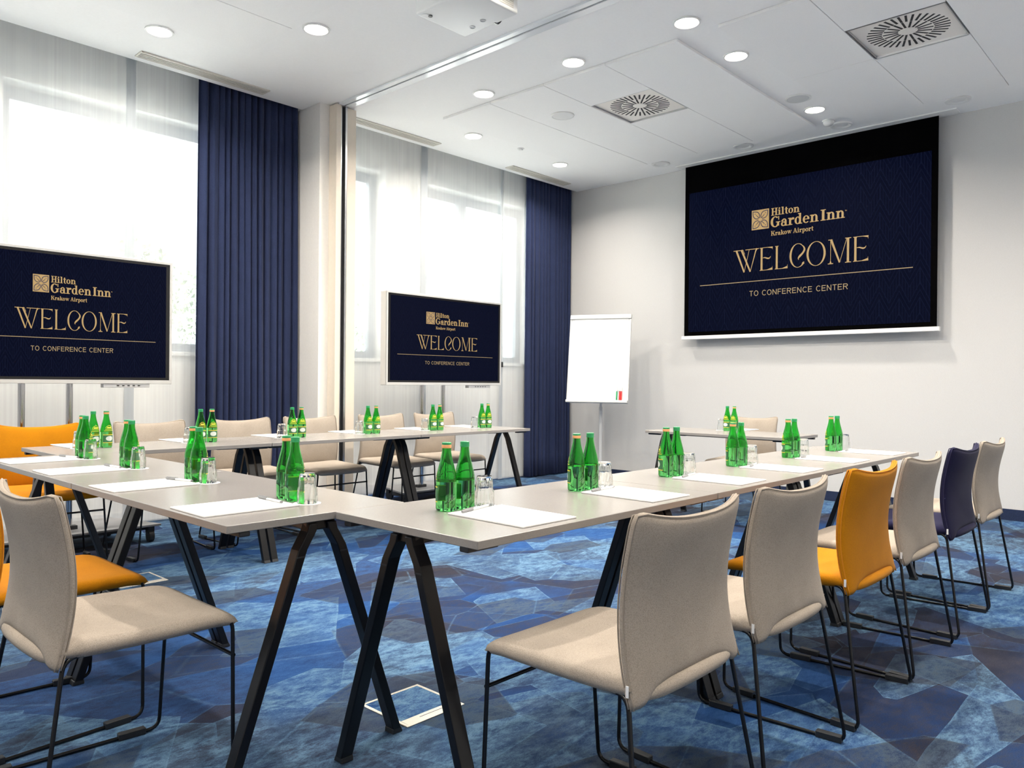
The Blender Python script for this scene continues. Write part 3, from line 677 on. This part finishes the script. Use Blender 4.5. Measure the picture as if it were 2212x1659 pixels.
def slide(parent, w, h, loc, rz, vs_=1.0):
    """slide picture: local x to the right, z up, facing -y, width 1 scaled to w"""
    asp = h/w
    root = obj('slide_picture', MB().add([(-.5, 0, -asp/2), (.5, 0, -asp/2), (.5, 0, asp/2), (-.5, 0, asp/2)], [(0, 1, 2, 3)]).mesh('slide_picture', M['slide'], fixn=False), parent, loc, rz)
    root.scale = (w, w, w)
    def put(key, mk):
        if key not in SLIDE: SLIDE[key] = mk()
        o = obj(key, SLIDE[key], root); o.scale = (1, 1, vs_); o.location = (0, -.0012/w, 0); return o
    def lw():
        mb = MB(); welcome(mb); return mb.mesh('welcome_lettering', M['gold'], fixn=False)
    def name_line(key, *a):
        def mk():
            mb = MB(); slab_text(mb, *a); return mb.mesh(key, M['gold'], fixn=False)
        return put(key, mk)
    def ltm():
        mb = MB(); ribbon(mb, [(.1915, .1405), (.1945, .1405)], [.0008]*2); ribbon(mb, [(.1930, .1405), (.1930, .1360)], [.0008]*2)
        ribbon(mb, [(.1950, .1360), (.1950, .1405), (.1963, .1375), (.1976, .1405), (.1976, .1360)], [.0008]*5); return mb.mesh('trade_mark', M['gold'], fixn=False)
    def lg():
        return MB().add([(-.1982, 0, .1095), (-.1213, 0, .1095), (-.1213, 0, .1930), (-.1982, 0, .1930)], [(0, 1, 2, 3)]).mesh('logo_square', M['gold'], fixn=False)
    def ll():
        mb = MB(); cx, cy = -.15975, .15125; q = .0075/2
        for sx, sy in ((1, 1), (-1, 1), (-1, -1), (1, -1)):
            tip = (.0330*sx, .0360*sy); a = .0055
            A = [(a*sx*1.6, a*sy), (.0090*sx, .0285*sy), tip]; B = [(a*sx, a*sy*1.6), (.0270*sx, .0090*sy), tip]
            ribbon(mb, [(cx+.0040*sx, cy+.0060*sy), (cx+.0030*sx, cy+.0185*sy), (cx+.0120*sx, cy+.0320*sy), (cx+tip[0], cy+tip[1])], [.0032]*4, 6)
            ribbon(mb, [(cx+.0075*sx, cy+.0040*sy), (cx+.0200*sx, cy+.0050*sy), (cx+.0310*sx, cy+.0160*sy), (cx+tip[0], cy+tip[1])], [.0032]*4, 6)
            ribbon(mb, [(cx+.0060*sx, cy+.0070*sy), (cx+.0195*sx, cy+.0215*sy)], [.0030, .0018])
            ribbon(mb, [(cx+.0222*sx, cy+.0243*sy), (cx+.0245*sx, cy+.0268*sy)], [.0030, .0030])
        return mb.mesh('logo_leaves', M['slide_dark'], fixn=False)
    def lr():
        return MB().add([(-.4427, 0, -.1097), (.4396, 0, -.1097), (.4396, 0, -.1066), (-.4427, 0, -.1066)], [(0, 1, 2, 3)]).mesh('rule_line', M['gold_dim'], fixn=False)
    put('welcome_lettering', lw); name_line('upper_name_lettering', 'Hilton', -.1118, .0091, .1600, .0312); name_line('first_word_lettering', 'Garden', -.1140, .0870, .1108, .0440); name_line('second_word_lettering', 'Inn', .0955, .1900, .1108, .0440)
    name_line('place_name_lettering', 'Krakow Airport', -.1120, .0666, .0760, .0195); put('trade_mark', ltm); put('logo_square', lg)
    o = put('logo_leaves', ll); o.location.y = -.0024/w
    put('rule_line', lr)
    def lt():
        mb = MB(); sans_text(mb, 'TO CONFERENCE CENTER', -.2060, .2054, -.1715, .0228); return mb.mesh('tagline_lettering', M['gold_dim'], fixn=False)
    put('tagline_lettering', lt)
    return root

# ------------------------------------------------------------------ projection screen (hangs along the screen wall, facing -X)
t = thing('projection_screen', 'large black projection screen with gold welcome slide hanging on the wall', 'projection screen', (7.56, 3.191, 1.60), -PI/2)
HW = 1.262
MB().box(-HW, HW, -.003, .003, .05, ZC-1.60-.004).build('screen_cloth', M['screenblack'], t)
MB().box(-HW-.025, HW+.025, -.022, .022, .012, .052).build('bottom_bar', M['white'], t, bevel=.006)
MB().box(-HW-.075, HW+.16, -.09, .05, ZC-1.60-.012, ZC-1.60+.0).build('housing_cover', M['white'], t, bevel=.002, seg=1)
slide(t, 2.42, 1.52, (0, -.0045, 2.455-1.60), 0)

# ------------------------------------------------------------------ TVs on stands
def tv(x0, x1, z0, z1, label, poles, vs_):
    cx = (x0+x1)/2; t = thing('display_stand', label, 'screen', (cx, 5.56, 0), 0, 'displays on wheeled stands')
    h = (x1-x0)/2; yf = -.06
    MB().box(-h, h, yf+.004, yf+.085, z0, z1).build('housing', M['tvframe'], t, bevel=.006, seg=2)
    fr = MB(); e = .017
    fr.box(-h, h, yf-.006, yf+.004, z1-e, z1).box(-h, h, yf-.006, yf+.004, z0, z0+e*1.5).box(-h, -h+e, yf-.006, yf+.004, z0+e*1.5, z1-e).box(h-e, h, yf-.006, yf+.004, z0+e*1.5, z1-e)
    fr.build('bezel', M['tvframe'], t, bevel=.002, seg=1)
    MB().box(-h+e, h-e, yf-.002, yf+.003, z0+e*1.5, z1-e).build('panel_border', M['tvblack'], t)
    pw = 2*h-2*e-.050; ph = (z1-z0)-e*2.5-.036
    slide(t, pw, ph, (0, yf-.0034, (z0+e*1.5+z1-e)/2), 0, vs_)
    pb = MB().box(h-.45, h-.15, yf+.0, yf+.05, z0-.026, z0).build('port_panel', M['lgrey'], t, bevel=.003)
    for k in range(5): MB().box(h-.365+.034*k, h-.350+.034*k, yf-.0012, yf+.002, z0-.016, z0-.009).build('port', M['tvblack'], pb)
    for px in poles:
        MB().tube([(px, .10, .14), (px, .10, 1.62)], .021, 20).build('pole', M['chrome'], t, smooth=.7)
        MB().box(px-.05, px+.05, .078, .128, .12, .15).build('pole_foot', M['plastic'], t, bevel=.004)
    MB().box(-.32, .32, .03, .08, 1.35, 1.45).build('mount_bar', M['plastic'], t, bevel=.004)
    MB().prism([(-.56, -.09), (.56, -.09), (.40, .40), (-.40, .40)], .108, .124, 'z').build('base_plate', M['grey'], t, bevel=.004)
    MB().box(-.50, .50, .0, .14, .075, .108).build('base_beam', M['plastic'], t, bevel=.004)
    for px, py in ((-.50, -.05), (.50, -.05), (-.36, .35), (.36, .35)):
        c = MB().tube([(px-.016, py, .040), (px+.016, py, .040)], .040, 18).build('caster', M['plastic'], t, smooth=.7)
        MB().box(px-.022, px+.022, py-.02, py+.03, .06, .108).build('caster_fork', M['plastic'], c, bevel=.003)
tv(1.100, 2.368, 1.095, 1.950, 'welcome display on a chrome-post stand behind the orange window-side chair', (-.250, .029), 1.11)
tv(4.262, 5.728, 1.094, 1.934, 'welcome display on a chrome-post stand between the folding wall jamb and the flip chart', (-.180, .090), .97)

# ------------------------------------------------------------------ flip chart
ang = math.atan2(5.22, 7.03)
nrm = ang+PI+math.radians(-14)            # direction the board faces
t = thing('flip_chart', 'white flip chart easel with blank pad in the corner beside the drape', 'flip chart', (7.13, 5.265, 0), nrm+PI/2)
lean = math.radians(9)
bd = obj('board', MB().box(-.345, .345, .0, .018, 0, .98).mesh('board', M['board'], bevel=.003), t, (0, -.19, .925)); bd.rotation_euler = (-lean, 0, 0)
MB().box(-.300, .320, -.006, .0, .015, .935).build('paper_pad', M['paper'], bd)
MB().box(-.352, .352, -.020, .024, .935, .985).build('clamp_bar', M['tvframe'], bd, bevel=.008)
MB().box(-.350, .350, -.050, .020, -.020, .010).build('pen_tray', M['tvframe'], bd, bevel=.006)
MB().box(-.352, -.335, -.008, .022, .01, .935).build('side_rail', M['tvframe'], bd, bevel=.003)
MB().box(.335, .352, -.008, .022, .01, .935).build('side_rail', M['tvframe'], bd, bevel=.003)
MB().tube([(0, .0, .05), (0, .0, .86)], .020, 16).build('pole', M['lgrey'], t, smooth=.7)
MB().tube([(0, .0, .86), (0, .0, 1.50)], .014, 16).build('pole_extension', M['lgrey'], t, smooth=.7)
MB().box(-.06, .06, -.105, .02, 1.30, 1.34).build('mount', M['plastic'], t, bevel=.004)
MB().cyl((0, 0), .045, .045, .10, 20).build('hub', M['lgrey'], t, bevel=.004)
for k in range(5):
    a = 2*PI*k/5+.3; d = Vector((math.cos(a), math.sin(a), 0))
    MB().bar(d*.04+Vector((0, 0, .085)), d*.34+Vector((0, 0, .062)), .035, .022).build('base_leg', M['lgrey'] if k % 2 else M['plastic'], t, bevel=.004)
    c_ = d*.33; MB().tube([(c_.x-.01, c_.y, .025), (c_.x+.01, c_.y, .025)], .025, 14).build('caster', M['plastic'], t, smooth=.7)
mk = thing('marker_pack', 'clear pack of red and green markers on the flip chart tray', 'markers', (0, 0, 0))
Rm = Matrix.Translation((7.13, 5.265, 0)) @ Matrix.Rotation(nrm+PI/2, 4, 'Z') @ Matrix.Translation((0, -.19, .925)) @ Matrix.Rotation(-lean, 4, 'X') @ Matrix.Translation((.255, -.030, .012))
mk.matrix_world = Rm
MB().box(-.036, .036, .006, .016, 0, .15).build('card', M['paper'], mk, bevel=.002, seg=1)
for k, mm in enumerate(('green', 'lab_white', 'red', 'red')):
    x = -.026+.0175*k; p_ = MB().tube([(x, -.004, .002), (x, -.004, .085), (x, -.004, .10)], [.0078, .0078, .004], 12).build('marker', M[mm], mk, smooth=.7)
    MB().tube([(x, -.004, .10), (x, -.004, .142)], .0078, 12).build('barrel', M['paper'], p_, smooth=.7)

# ------------------------------------------------------------------ tables
def make_table():
    t = thing('folding_table', 'x', 'table', (0, 0, 0), 0, 'rectangular conference tables')
    MB().box(-.599, .599, -.3, .3, .718, .740).build('table_top', [M['laminate']], t, bevel=.0015, seg=1)
    for sx in (-1, 1):
        for sy in (-1, 1):
            h = .013
            c = [(.284, .012), (.066, .640), (.036, .690), (.030, .712)]
            poly = [(sy*(y+h*1.15), z) for y, z in c]+[(sy*(y-h*1.15), z) for y, z in c[::-1]]
            x0, x1 = sorted((sx*.595, sx*.553))
            lg = MB().prism(poly, x0, x1).build('leg', M['legblack'], t, bevel=.003, seg=2)
            MB().prism([(sy*.264, 0), (sy*.306, 0), (sy*.300, .016), (sy*.266, .016)], x0, x1).build('foot', M['plastic'], lg, bevel=.002, seg=1)
            MB().box(*sorted((sx*.596, sx*.582)), *sorted((sy*.086, sy*.06)), .618, .622).build('joint_line', M['plastic'], lg)
            MB().box(*sorted((sx*.595, sx*.485)), *sorted((sy*.262, sy*.230)), .703, .718).build('link_bracket', M['plastic'], t, bevel=.004)
        MB().prism([(sx*.585, -.048), (sx*.585, .048), (sx*.38, .030), (sx*.38, -.030)], .690, .718, 'z').build('leg_casting', M['legblack'], t, bevel=.004)
    MB().box(-.40, .40, -.022, .022, .692, .717).build('under_beam', M['legblack'], t, bevel=.002, seg=1)
    index_kids(t); return t
TABLE = make_table()
tabs = []
for i, nm in enumerate(('nearest the cross row', 'in the middle of its row', 'at the screen wall end')):
    tabs.append((1.325+.6+1.203*i, 1.646, 0, 'taupe table with black A-legs %s, side opposite the windows' % nm))
for i, nm in enumerate(('next to the row opposite the windows', 'next to the window-side row')):
    tabs.append((1.29, 1.951+.6+1.202*i, PI/2, 'taupe table with black A-legs in the cross row, %s' % nm))
for i, nm in enumerate(('in front of the orange chair', 'in the middle of its row', 'at the screen wall end')):
    tabs.append((1.300+.6+1.202*i, 4.656, 0, 'taupe table with black A-legs %s, window-side row' % nm))
tabs.append((5.775, 2.985, PI/2, 'lone taupe presenter table below the projection screen'))
for i, (x, y, rz, lb) in enumerate(tabs): place(TABLE, i == 0, (x, y, 0), rz, lb)

# ------------------------------------------------------------------ chairs
def slab(nu, nv, S, T, p=8.0):
    """closed cushion around surface S(u,v) with thickness T(u,v); u,v in -1..1"""
    def q(i, n): t = -1+2*i/n; return math.sin(t*PI/2)*.55+t*.45 if abs(t) < 1 else float(t)
    us = [q(i, nu) for i in range(nu+1)]; vs_ = [q(j, nv) for j in range(nv+1)]; top = []; bot = []
    for u in us:
        rt = []; rb = []
        for v in vs_:
            c = Vector(S(u, v)); e = 1e-3
            du = Vector(S(min(1, u+e), v))-Vector(S(max(-1, u-e), v)); dv = Vector(S(u, min(1, v+e)))-Vector(S(u, max(-1, v-e)))
            n = du.cross(dv).normalized(); f = ((1-abs(u)**p)*(1-abs(v)**p))
            f = max(0, f)**(1/2.6)*T(u, v)/2
            rt.append(c+n*f); rb.append(c-n*f)
        top.append(rt); bot.append(rb)
    return MB().grid(top).grid([r[::-1] for r in bot])
def back_S(u, v):
    s = (v+1)/2
    zb = .426+.036*max(0.0, 1-(abs(u)/.82)**4)
    zt = .856-.028*(1-abs(u)**2.4)-.012*max(0.0, (abs(u)-.90)/.10)**2
    z = zb+(zt-zb)*s
    k = (z-.428)/.424
    y = -.192+.036*math.sin(PI*min(1.0, max(0.0, k))**.92)
    y += -.040*(1-abs(u)**2.6)*(.40+.60*k)
    x = u*(.243-.005*math.sin(k*PI)-.004*k)
    x *= 1-.030*max(0.0, (s-.94)/.06)**2
    return (x, y, z)
def seat_S(u, v):
    s = (v+1)/2; y = -.190+.470*s
    z = .454+.010*(1-s)-.013*(1-u*u)*math.sin(PI*min(1, s*1.05))-.020*max(0, (s-.82)/.18)**2 + .004*abs(u)**3
    return (u*(.242-.010*s-.020*max(0, (s-.86)/.14)**2), y, z)
CH = {}
def chair_meshes(k):
    if k in CH: return CH[k]
    m = M[k]; sm = M[k+'_seam']; d = {}
    d['backrest'] = slab(26, 26, back_S, lambda u, v: .034).mesh('backrest', m, smooth=True)
    d['seat'] = slab(24, 24, seat_S, lambda u, v: .058-.010*(v+1)/2).mesh('seat', m, smooth=True)
    P = [(.196*u, -.188-.018*(1-u*u), .445+.007*(1-u*u)) for u in [-1+2*i/20 for i in range(21)]]
    R = [.0185*max(.2, (1-abs(-1+2*i/20)**8))**.5 for i in range(21)]
    d['seat_roll'] = MB().tube(P, R, 14).mesh('seat_roll', m, smooth=True)
    mb = MB()
    for off in (-.0068, .0068):
        e_ = .985; pts = [Vector(back_S(-e_, -e_+2*e_*i/20)) for i in range(21)]+[Vector(back_S(-e_+2*e_*i/20, e_)) for i in range(1, 20)]+[Vector(back_S(e_, e_-2*e_*i/20)) for i in range(21)]
        mb.tube([p*1+Vector((0, off, 0)) for p in pts], .0021, 6)
    d['piping'] = mb.mesh('piping', sm, smooth=True)
    CH[k] = d; return d
FR = {}
def frame_meshes():
    for s in (-1, 1):
        loop = fillet([(s*.214, .262, .454), (s*.246, .250, .0065), (s*.280, -.246, .0065), (s*.228, -.176, .452)], .034, 5, True)
        FR[s] = MB().tube(loop, .0058, 8, True).mesh('sled_frame', M['black'], smooth=True)
    FR['bar'] = MB().tube([(-.2255, .2605, .352), (.2255, .2605, .352)], .0055, 8).mesh('cross_bar', M['black'], smooth=.8)
    FR['under'] = MB().tube([(-.215, -.15, .450), (.215, -.15, .450)], .0055, 8).mesh('cross_bar', M['black'], smooth=.8)
    g = MB().box(-.012, .012, -.040, .040, 0, .021)
    FR['glide'] = g.mesh('glide', M['plastic'], bevel=.002, seg=1)
    FR['tag'] = MB().box(-.2455, -.2435, -.188, -.181, .455, .480).mesh('care_tag', M['white_tag'])
frame_meshes()
def make_chair(k):
    t = thing('stacking_chair', 'x', 'chair', (0, 0, 0))
    for n_, me in chair_meshes(k).items(): obj(n_, me, t)
    for s in (-1, 1):
        f = obj('sled_frame', FR[s], t)
        for y in (.168, -.195):
            o = obj('glide', FR['glide'], f, (s*(.246+(.250-y)/.496*.034), y, 0)); o.rotation_euler = (0, 0, math.atan2(.034*s, .496)); o.scale = (s, 1, 1)
    obj('cross_bar', FR['bar'], t); obj('cross_bar', FR['under'], t); obj('care_tag', FR['tag'], t)
    index_kids(t); return t
PROTO = {k: make_chair(k) for k in ('beige', 'orange', 'navy')}; USED = set()
def chair(k, x, y, rz, label, group):
    place(PROTO[k], k not in USED, (x, y, 0), rz, label, group); USED.add(k)
GA = 'chairs along the row opposite the windows'; GB = 'chairs along the cross row'; GC = 'chairs along the window-side row'
chair('beige', 1.628, 1.130, 0, 'beige upholstered chair at the cross row end of the aisle-side row', GA)
chair('beige', 2.224, 1.132, 0, 'beige upholstered chair directly beside the orange aisle-side chair, cross row side', GA)
chair('orange', 2.895, 1.130, 0, 'orange upholstered chair in the aisle-side row of beige chairs', GA)
chair('beige', 3.4835, 1.128, 0, 'beige upholstered chair between the orange and the navy chair', GA)
chair('navy', 4.162, 1.132, 0, 'navy upholstered chair, the only dark blue one', GA)
chair('beige', 4.750, 1.132, 0, 'beige upholstered chair next to the navy chair, screen wall side', GA)
chair('beige', .808, 2.285, -PI/2, 'beige upholstered chair at the cross table next to the orange seat', GB)
chair('orange', .808, 2.906, -PI/2, 'orange upholstered chair at the cross table behind the beige one', GB)
chair('orange', 1.50, 5.165, PI, 'orange upholstered chair in front of the near TV on the window side', GC)
for i, (x, lb) in enumerate(((2.165, 'next to the orange one'), (2.815, 'in front of the drape beside the pillar'), (3.402, 'in front of the pillar'),
                             (4.100, 'beside the folding wall jamb'), (4.700, 'in front of the far TV stand'))):
    chair('beige', x, 5.165, PI, 'beige window-side chair %s' % lb, GC)
chair('beige', 6.305, 3.135, PI/2, 'beige chair behind the lone presenter table', None)

# ------------------------------------------------------------------ bottles, tumblers, pads, pens
RB = .0315
prof_o = [(.0005, .006), (.018, .004), (.026, 0), (.0295, .002), (RB, .008), (RB, .050), (RB, .092), (.0303, .104), (.0272, .119), (.0235, .134), (.0195, .149), (.0160, .164), (.0138, .178), (.0130, .190), (.0128, .199)]
prof_i = [(.0116, .199), (.0116, .190), (.0122, .178), (.0143, .164), (.0178, .149), (.0218, .134), (.0255, .119), (.0286, .104), (.0297, .092), (.0297, .0885), (.0005, .0880)]
BG = MB().lathe(prof_o+prof_i, 40).mesh('glass_body', M['green_glass'], smooth=.9)
def patch(r, a0, a1, z0, z1, n=14, nz=1, rz=None):
    P = []
    for i in range(n+1):
        a = math.radians(a0+(a1-a0)*i/n); row = []
        for j in range(nz+1):
            z = z0+(z1-z0)*j/nz; q = r if rz is None else rz(z); row.append((q*math.sin(a), -q*math.cos(a), z))
        P.append(row)
    return MB().grid(P)
def oval_patch(r, rx, rz_, zc, n=14):
    P = []
    for i in range(-n, n+1):
        a = rx*i/n; h = rz_*math.sqrt(max(0.0, 1-(i/n)**2))+1e-5; P.append([(r*math.sin(a), -r*math.cos(a), zc-h), (r*math.sin(a), -r*math.cos(a), zc+h)])
    return MB().grid(P)
def rs(z):
    for (r0, z0), (r1, z1) in zip(prof_o, prof_o[1:]):
        if z0 <= z <= z1 and z1 > z0: return r0+(r1-r0)*(z-z0)/(z1-z0)+.0004
    return RB
LB = patch(RB+.0004, -62, 62, .030, .072).mesh('label', M['lab_green'], smooth=True)
LO = oval_patch(RB+.0008, .62, .0135, .052).mesh('label_oval', M['lab_white'], smooth=True)
gb = patch(RB+.0008, -62, 62, .071, .0745); gb2 = patch(RB+.0008, -62, 62, .0275, .0305); gb.add(gb2.v, gb2.f)
LG = gb.mesh('label_band', M['lab_gold'], smooth=True)
ga = MB()
for z0, z1, half in ((.094, .0962, 52), (.102, .1040, 44), (.108, .1095, 40)):
    q = patch(0, -half, half, z0, z1, 12, 1, rs); ga.add(q.v, q.f)
arc = []
for i in range(13):
    a = math.radians(-40+80*i/12); zz = .110+.014*math.cos(math.radians(-85+170*i/12))
    arc.append([((rs(z))*math.sin(a), -(rs(z))*math.cos(a), z) for z in (zz, zz+.0022)])
ga.grid(arc); q = patch(0, -24, 24, .1105, .1165, 8, 1, rs); ga.add(q.v, q.f)
LA = ga.mesh('shoulder_emblem', M['lab_gold'], smooth=True)
CAP = MB().lathe([(.0005, .2055), (.0125, .2055), (.0140, .2045), (.0143, .2000), (.0138, .1965), (.0143, .1930), (.0143, .1900), (.0133, .1890)], 24).mesh('cap', M['cap_green'], smooth=.8)
CR = MB().lathe([(.0145, .1985), (.0148, .1975), (.0148, .1900), (.0138, .1885)], 24).mesh('cap_band', M['cap_orange'], smooth=.8)
def make_bottle(orange):
    t = thing('water_bottle', 'x', 'bottle', (0, 0, 0))
    obj('glass_body', BG, t); c = obj('cap', CAP, t)
    if orange: obj('cap_band', CR, c)
    l = obj('label', LB, t); obj('label_oval', LO, l); obj('label_band', LG, l); obj('shoulder_emblem', LA, t)
    index_kids(t); return t
def fl(a, z): return 1+(.030*math.cos(12*a) if .006 < z < .086 else 0)
to = [(.0300, 0), (.0312, .001), (.0312, .010), (.0305, .030), (.0298, .044), (.0285, .049), (.0268, .052), (.0262, .075), (.0250, .088), (.0232, .0945), (.0005, .0950)]
ti = [(.0005, .0830), (.0215, .0830), (.0232, .078), (.0240, .055), (.0262, .049), (.0275, .043), (.0285, .020), (.0292, .004), (.0294, 0)]
TG = MB().lathe(to+ti, 72, rf=fl, close=True).mesh('tumbler', M['clear_glass'], smooth=.9)
def make_tumbler():
    t = thing('upturned_tumbler', 'x', 'glass', (0, 0, 0)); obj('glass_wall', TG, t); index_kids(t); return t
COAST = MB().cyl((0, 0), .043, 0, .0012, 32).mesh('paper_coaster', M['paper'])
PAD = MB().box(-.1125, .1125, -.150, .150, 0, .0045).mesh('pad_block', M['paper'], bevel=.0008, seg=1)
PADB = MB().box(-.1128, .1128, -.1503, .1503, -.0008, .0).mesh('backing_card', M['grey'])
PENB = MB().tube([(.000, 0, .0042), (.088, 0, .0042), (.090, 0, .0042)], [.0040, .0040, .0034], 10).mesh('barrel', M['white'], smooth=.8)
PENC = MB().tube([(-.056, 0, .0046), (-.053, 0, .0046), (.0, 0, .0046)], [.0036, .0048, .0048], 10).mesh('cap', M['grey'], smooth=.8)
PENK = MB().bar((-.050, 0, .0100), (.012, 0, .0100), .003, .0012).mesh('clip', M['grey'])
PENT = MB().tube([(.088, 0, .0042), (.094, 0, .0042)], .0042, 10).mesh('end_plug', M['grey'], smooth=.8)
def make_pad():
    t = thing('notepad', 'x', 'notepad', (0, 0, 0)); obj('pad_block', PAD, t, (0, 0, .0008)); obj('backing_card', PADB, t, (0, 0, .0008)); index_kids(t); return t
def make_pen():
    t = thing('ballpoint_pen', 'x', 'pen', (0, 0, 0)); obj('barrel', PENB, t); c = obj('cap', PENC, t); obj('clip', PENK, c); obj('end_plug', PENT, t); index_kids(t); return t
BO, BGN, TU, PD, PE = make_bottle(True), make_bottle(False), make_tumbler(), make_pad(), make_pen()
ST = [0]
def station(o, rz, where, jb=(0, 0), with_pad=True):
    """o: world point of the orange-banded bottle projected to the seat-side table edge; local x along the edge, y inwards"""
    first = ST[0] == 0; ST[0] += 1
    c, s = math.cos(rz), math.sin(rz); rnd = random.Random(ST[0]*13+5)
    def W_(x, y, z): return (o[0]+c*x-s*y, o[1]+s*x+c*y, z)
    j = lambda a=.0015: rnd.uniform(-a, a)
    tw = {0: .45, 1: -.30}.get(0 if abs(rz) < .1 else 1 if rz < 0 else 2, 0.0)
    place(BO, first, W_(j(), .391+j(), .740), rz+PI+tw+j(.25), 'green water bottle with orange cap band, %s' % where, 'orange-banded bottles on the tables')
    place(BGN, first, W_(.0675+j(), .383+j(), .740), rz+PI+tw+j(.25), 'green water bottle with all-green cap, %s' % where, 'green-capped bottles on the tables')
    gx, gy = .132+j()+jb[0], .362+j()+jb[1]
    k = obj('paper_coaster', COAST, None, W_(gx, gy, .740), rz); tag(k, 'white coaster under the tumbler, %s' % where, 'coaster', 'paper coasters')
    place(TU, first, W_(gx, gy, .7414), rz+j(.3), 'clear upturned tumbler, %s' % where, 'upturned tumblers')
    if with_pad:
        px, py = .065+j(), .182+j()
        place(PD, first, W_(px, py, .740), rz+j(.03), 'white blank notepad, %s' % where, 'notepads')
        place(PE, first, W_(.030+j(.006), .308+j(.006), .7455), rz+.12+j(.15), 'white grey-capped pen on notepad, %s' % where, 'pens on the notepads')
ORD = ['first', 'second', 'third', 'fourth', 'fifth', 'last']
YF = 1.345
for i, x in enumerate((1.577, 2.207, 2.810, 3.400, 4.015, 4.620)):
    station((x, YF), 0, '%s place from cross row, side opposite windows' % ORD[i])
for i, y in enumerate((2.286, 2.963, 3.618, 4.186)):
    station((.972, y), -PI/2, 'cross row, %s place counted towards the windows' % ORD[i], (.012, .02))
for i, x in enumerate((1.645, 2.265, 2.900, 3.530, 4.160, 4.712)):
    station((x, 5.06), PI, '%s place from cross row, window side' % ORD[i])
station((6.325, 3.02), PI/2, 'on the presenter table')

# ------------------------------------------------------------------ floor boxes
for x, y, lb in ((1.747, 2.088, 'square steel-framed floor outlet between the splayed table legs of the U'), (1.747, 4.50, 'square steel-framed floor outlet by the window-side row')):
    t = thing('floor_outlet', lb, 'floor outlet', (x, y, 0), 0, 'floor outlets')
    h = .128; f = MB()
    for s in (-1, 1): f.box(-h, h, *sorted((s*h, s*(h-.012))), 0, .003).box(*sorted((s*h, s*(h-.012))), -h+.012, h-.012, 0, .003)
    f.build('frame', M['brass'], t, bevel=.0008, seg=1)
    MB().box(-h+.012, h-.012, -h+.050, h-.012, 0, .0022).build('carpet_lid', M['carpet'], t)
    MB().box(-h+.012, h-.012, -h+.012, -h+.050, 0, .0030).build('cable_flap', M['brass'], t, bevel=.0006, seg=1)
    MB().box(-.05, .05, -h+.030, -h+.034, .003, .0034).build('flap_slot', M['grey'], t)

# ------------------------------------------------------------------ outside
struct(MB().box(-80, 80, YO+1, 140, -.6, -.5).build('ground_outside', M['asphalt']))
for i, (x, y, h, r) in enumerate(((11.5, 30, 7.6, 2.3), (16.5, 34, 7.2, 2.6), (30, 40, 8.4, 3.0))):
    t = thing('tree', ('bushy tree seen faintly through the sheer behind the near TV', 'rounder tree seen faintly through the sheer beside the drape', 'distant tree seen through the sheer of the far TV')[i], 'tree', (x, y, -.5), 0, 'trees outside the windows')
    MB().tube([(0, 0, 0), (.1, 0, h*.4), (0, .1, h*.7)], [.22, .16, .08], 8).build('trunk', M['bark'], t, smooth=True)
    rnd = random.Random(i+3); mb = MB()
    for k in range(1500):
        a = rnd.uniform(0, 2*PI); e = math.acos(rnd.uniform(-1, 1)); q = r*rnd.uniform(.55, 1.0)
        c_ = Vector((q*math.sin(e)*math.cos(a), q*math.sin(e)*math.sin(a), h*.66+q*.8*math.cos(e))); s_ = rnd.uniform(.07, .19)
        ax = Vector((rnd.uniform(-1, 1), rnd.uniform(-1, 1), rnd.uniform(-1, 1))).normalized(); b1 = ax.orthogonal().normalized(); b2 = ax.cross(b1)
        mb.add([c_+b1*s_, c_+b2*s_*.7, c_-b1*s_, c_-b2*s_*.7], [(0, 1, 2, 3)])
    mb.build('foliage', M['leaf'], t, fixn=False)
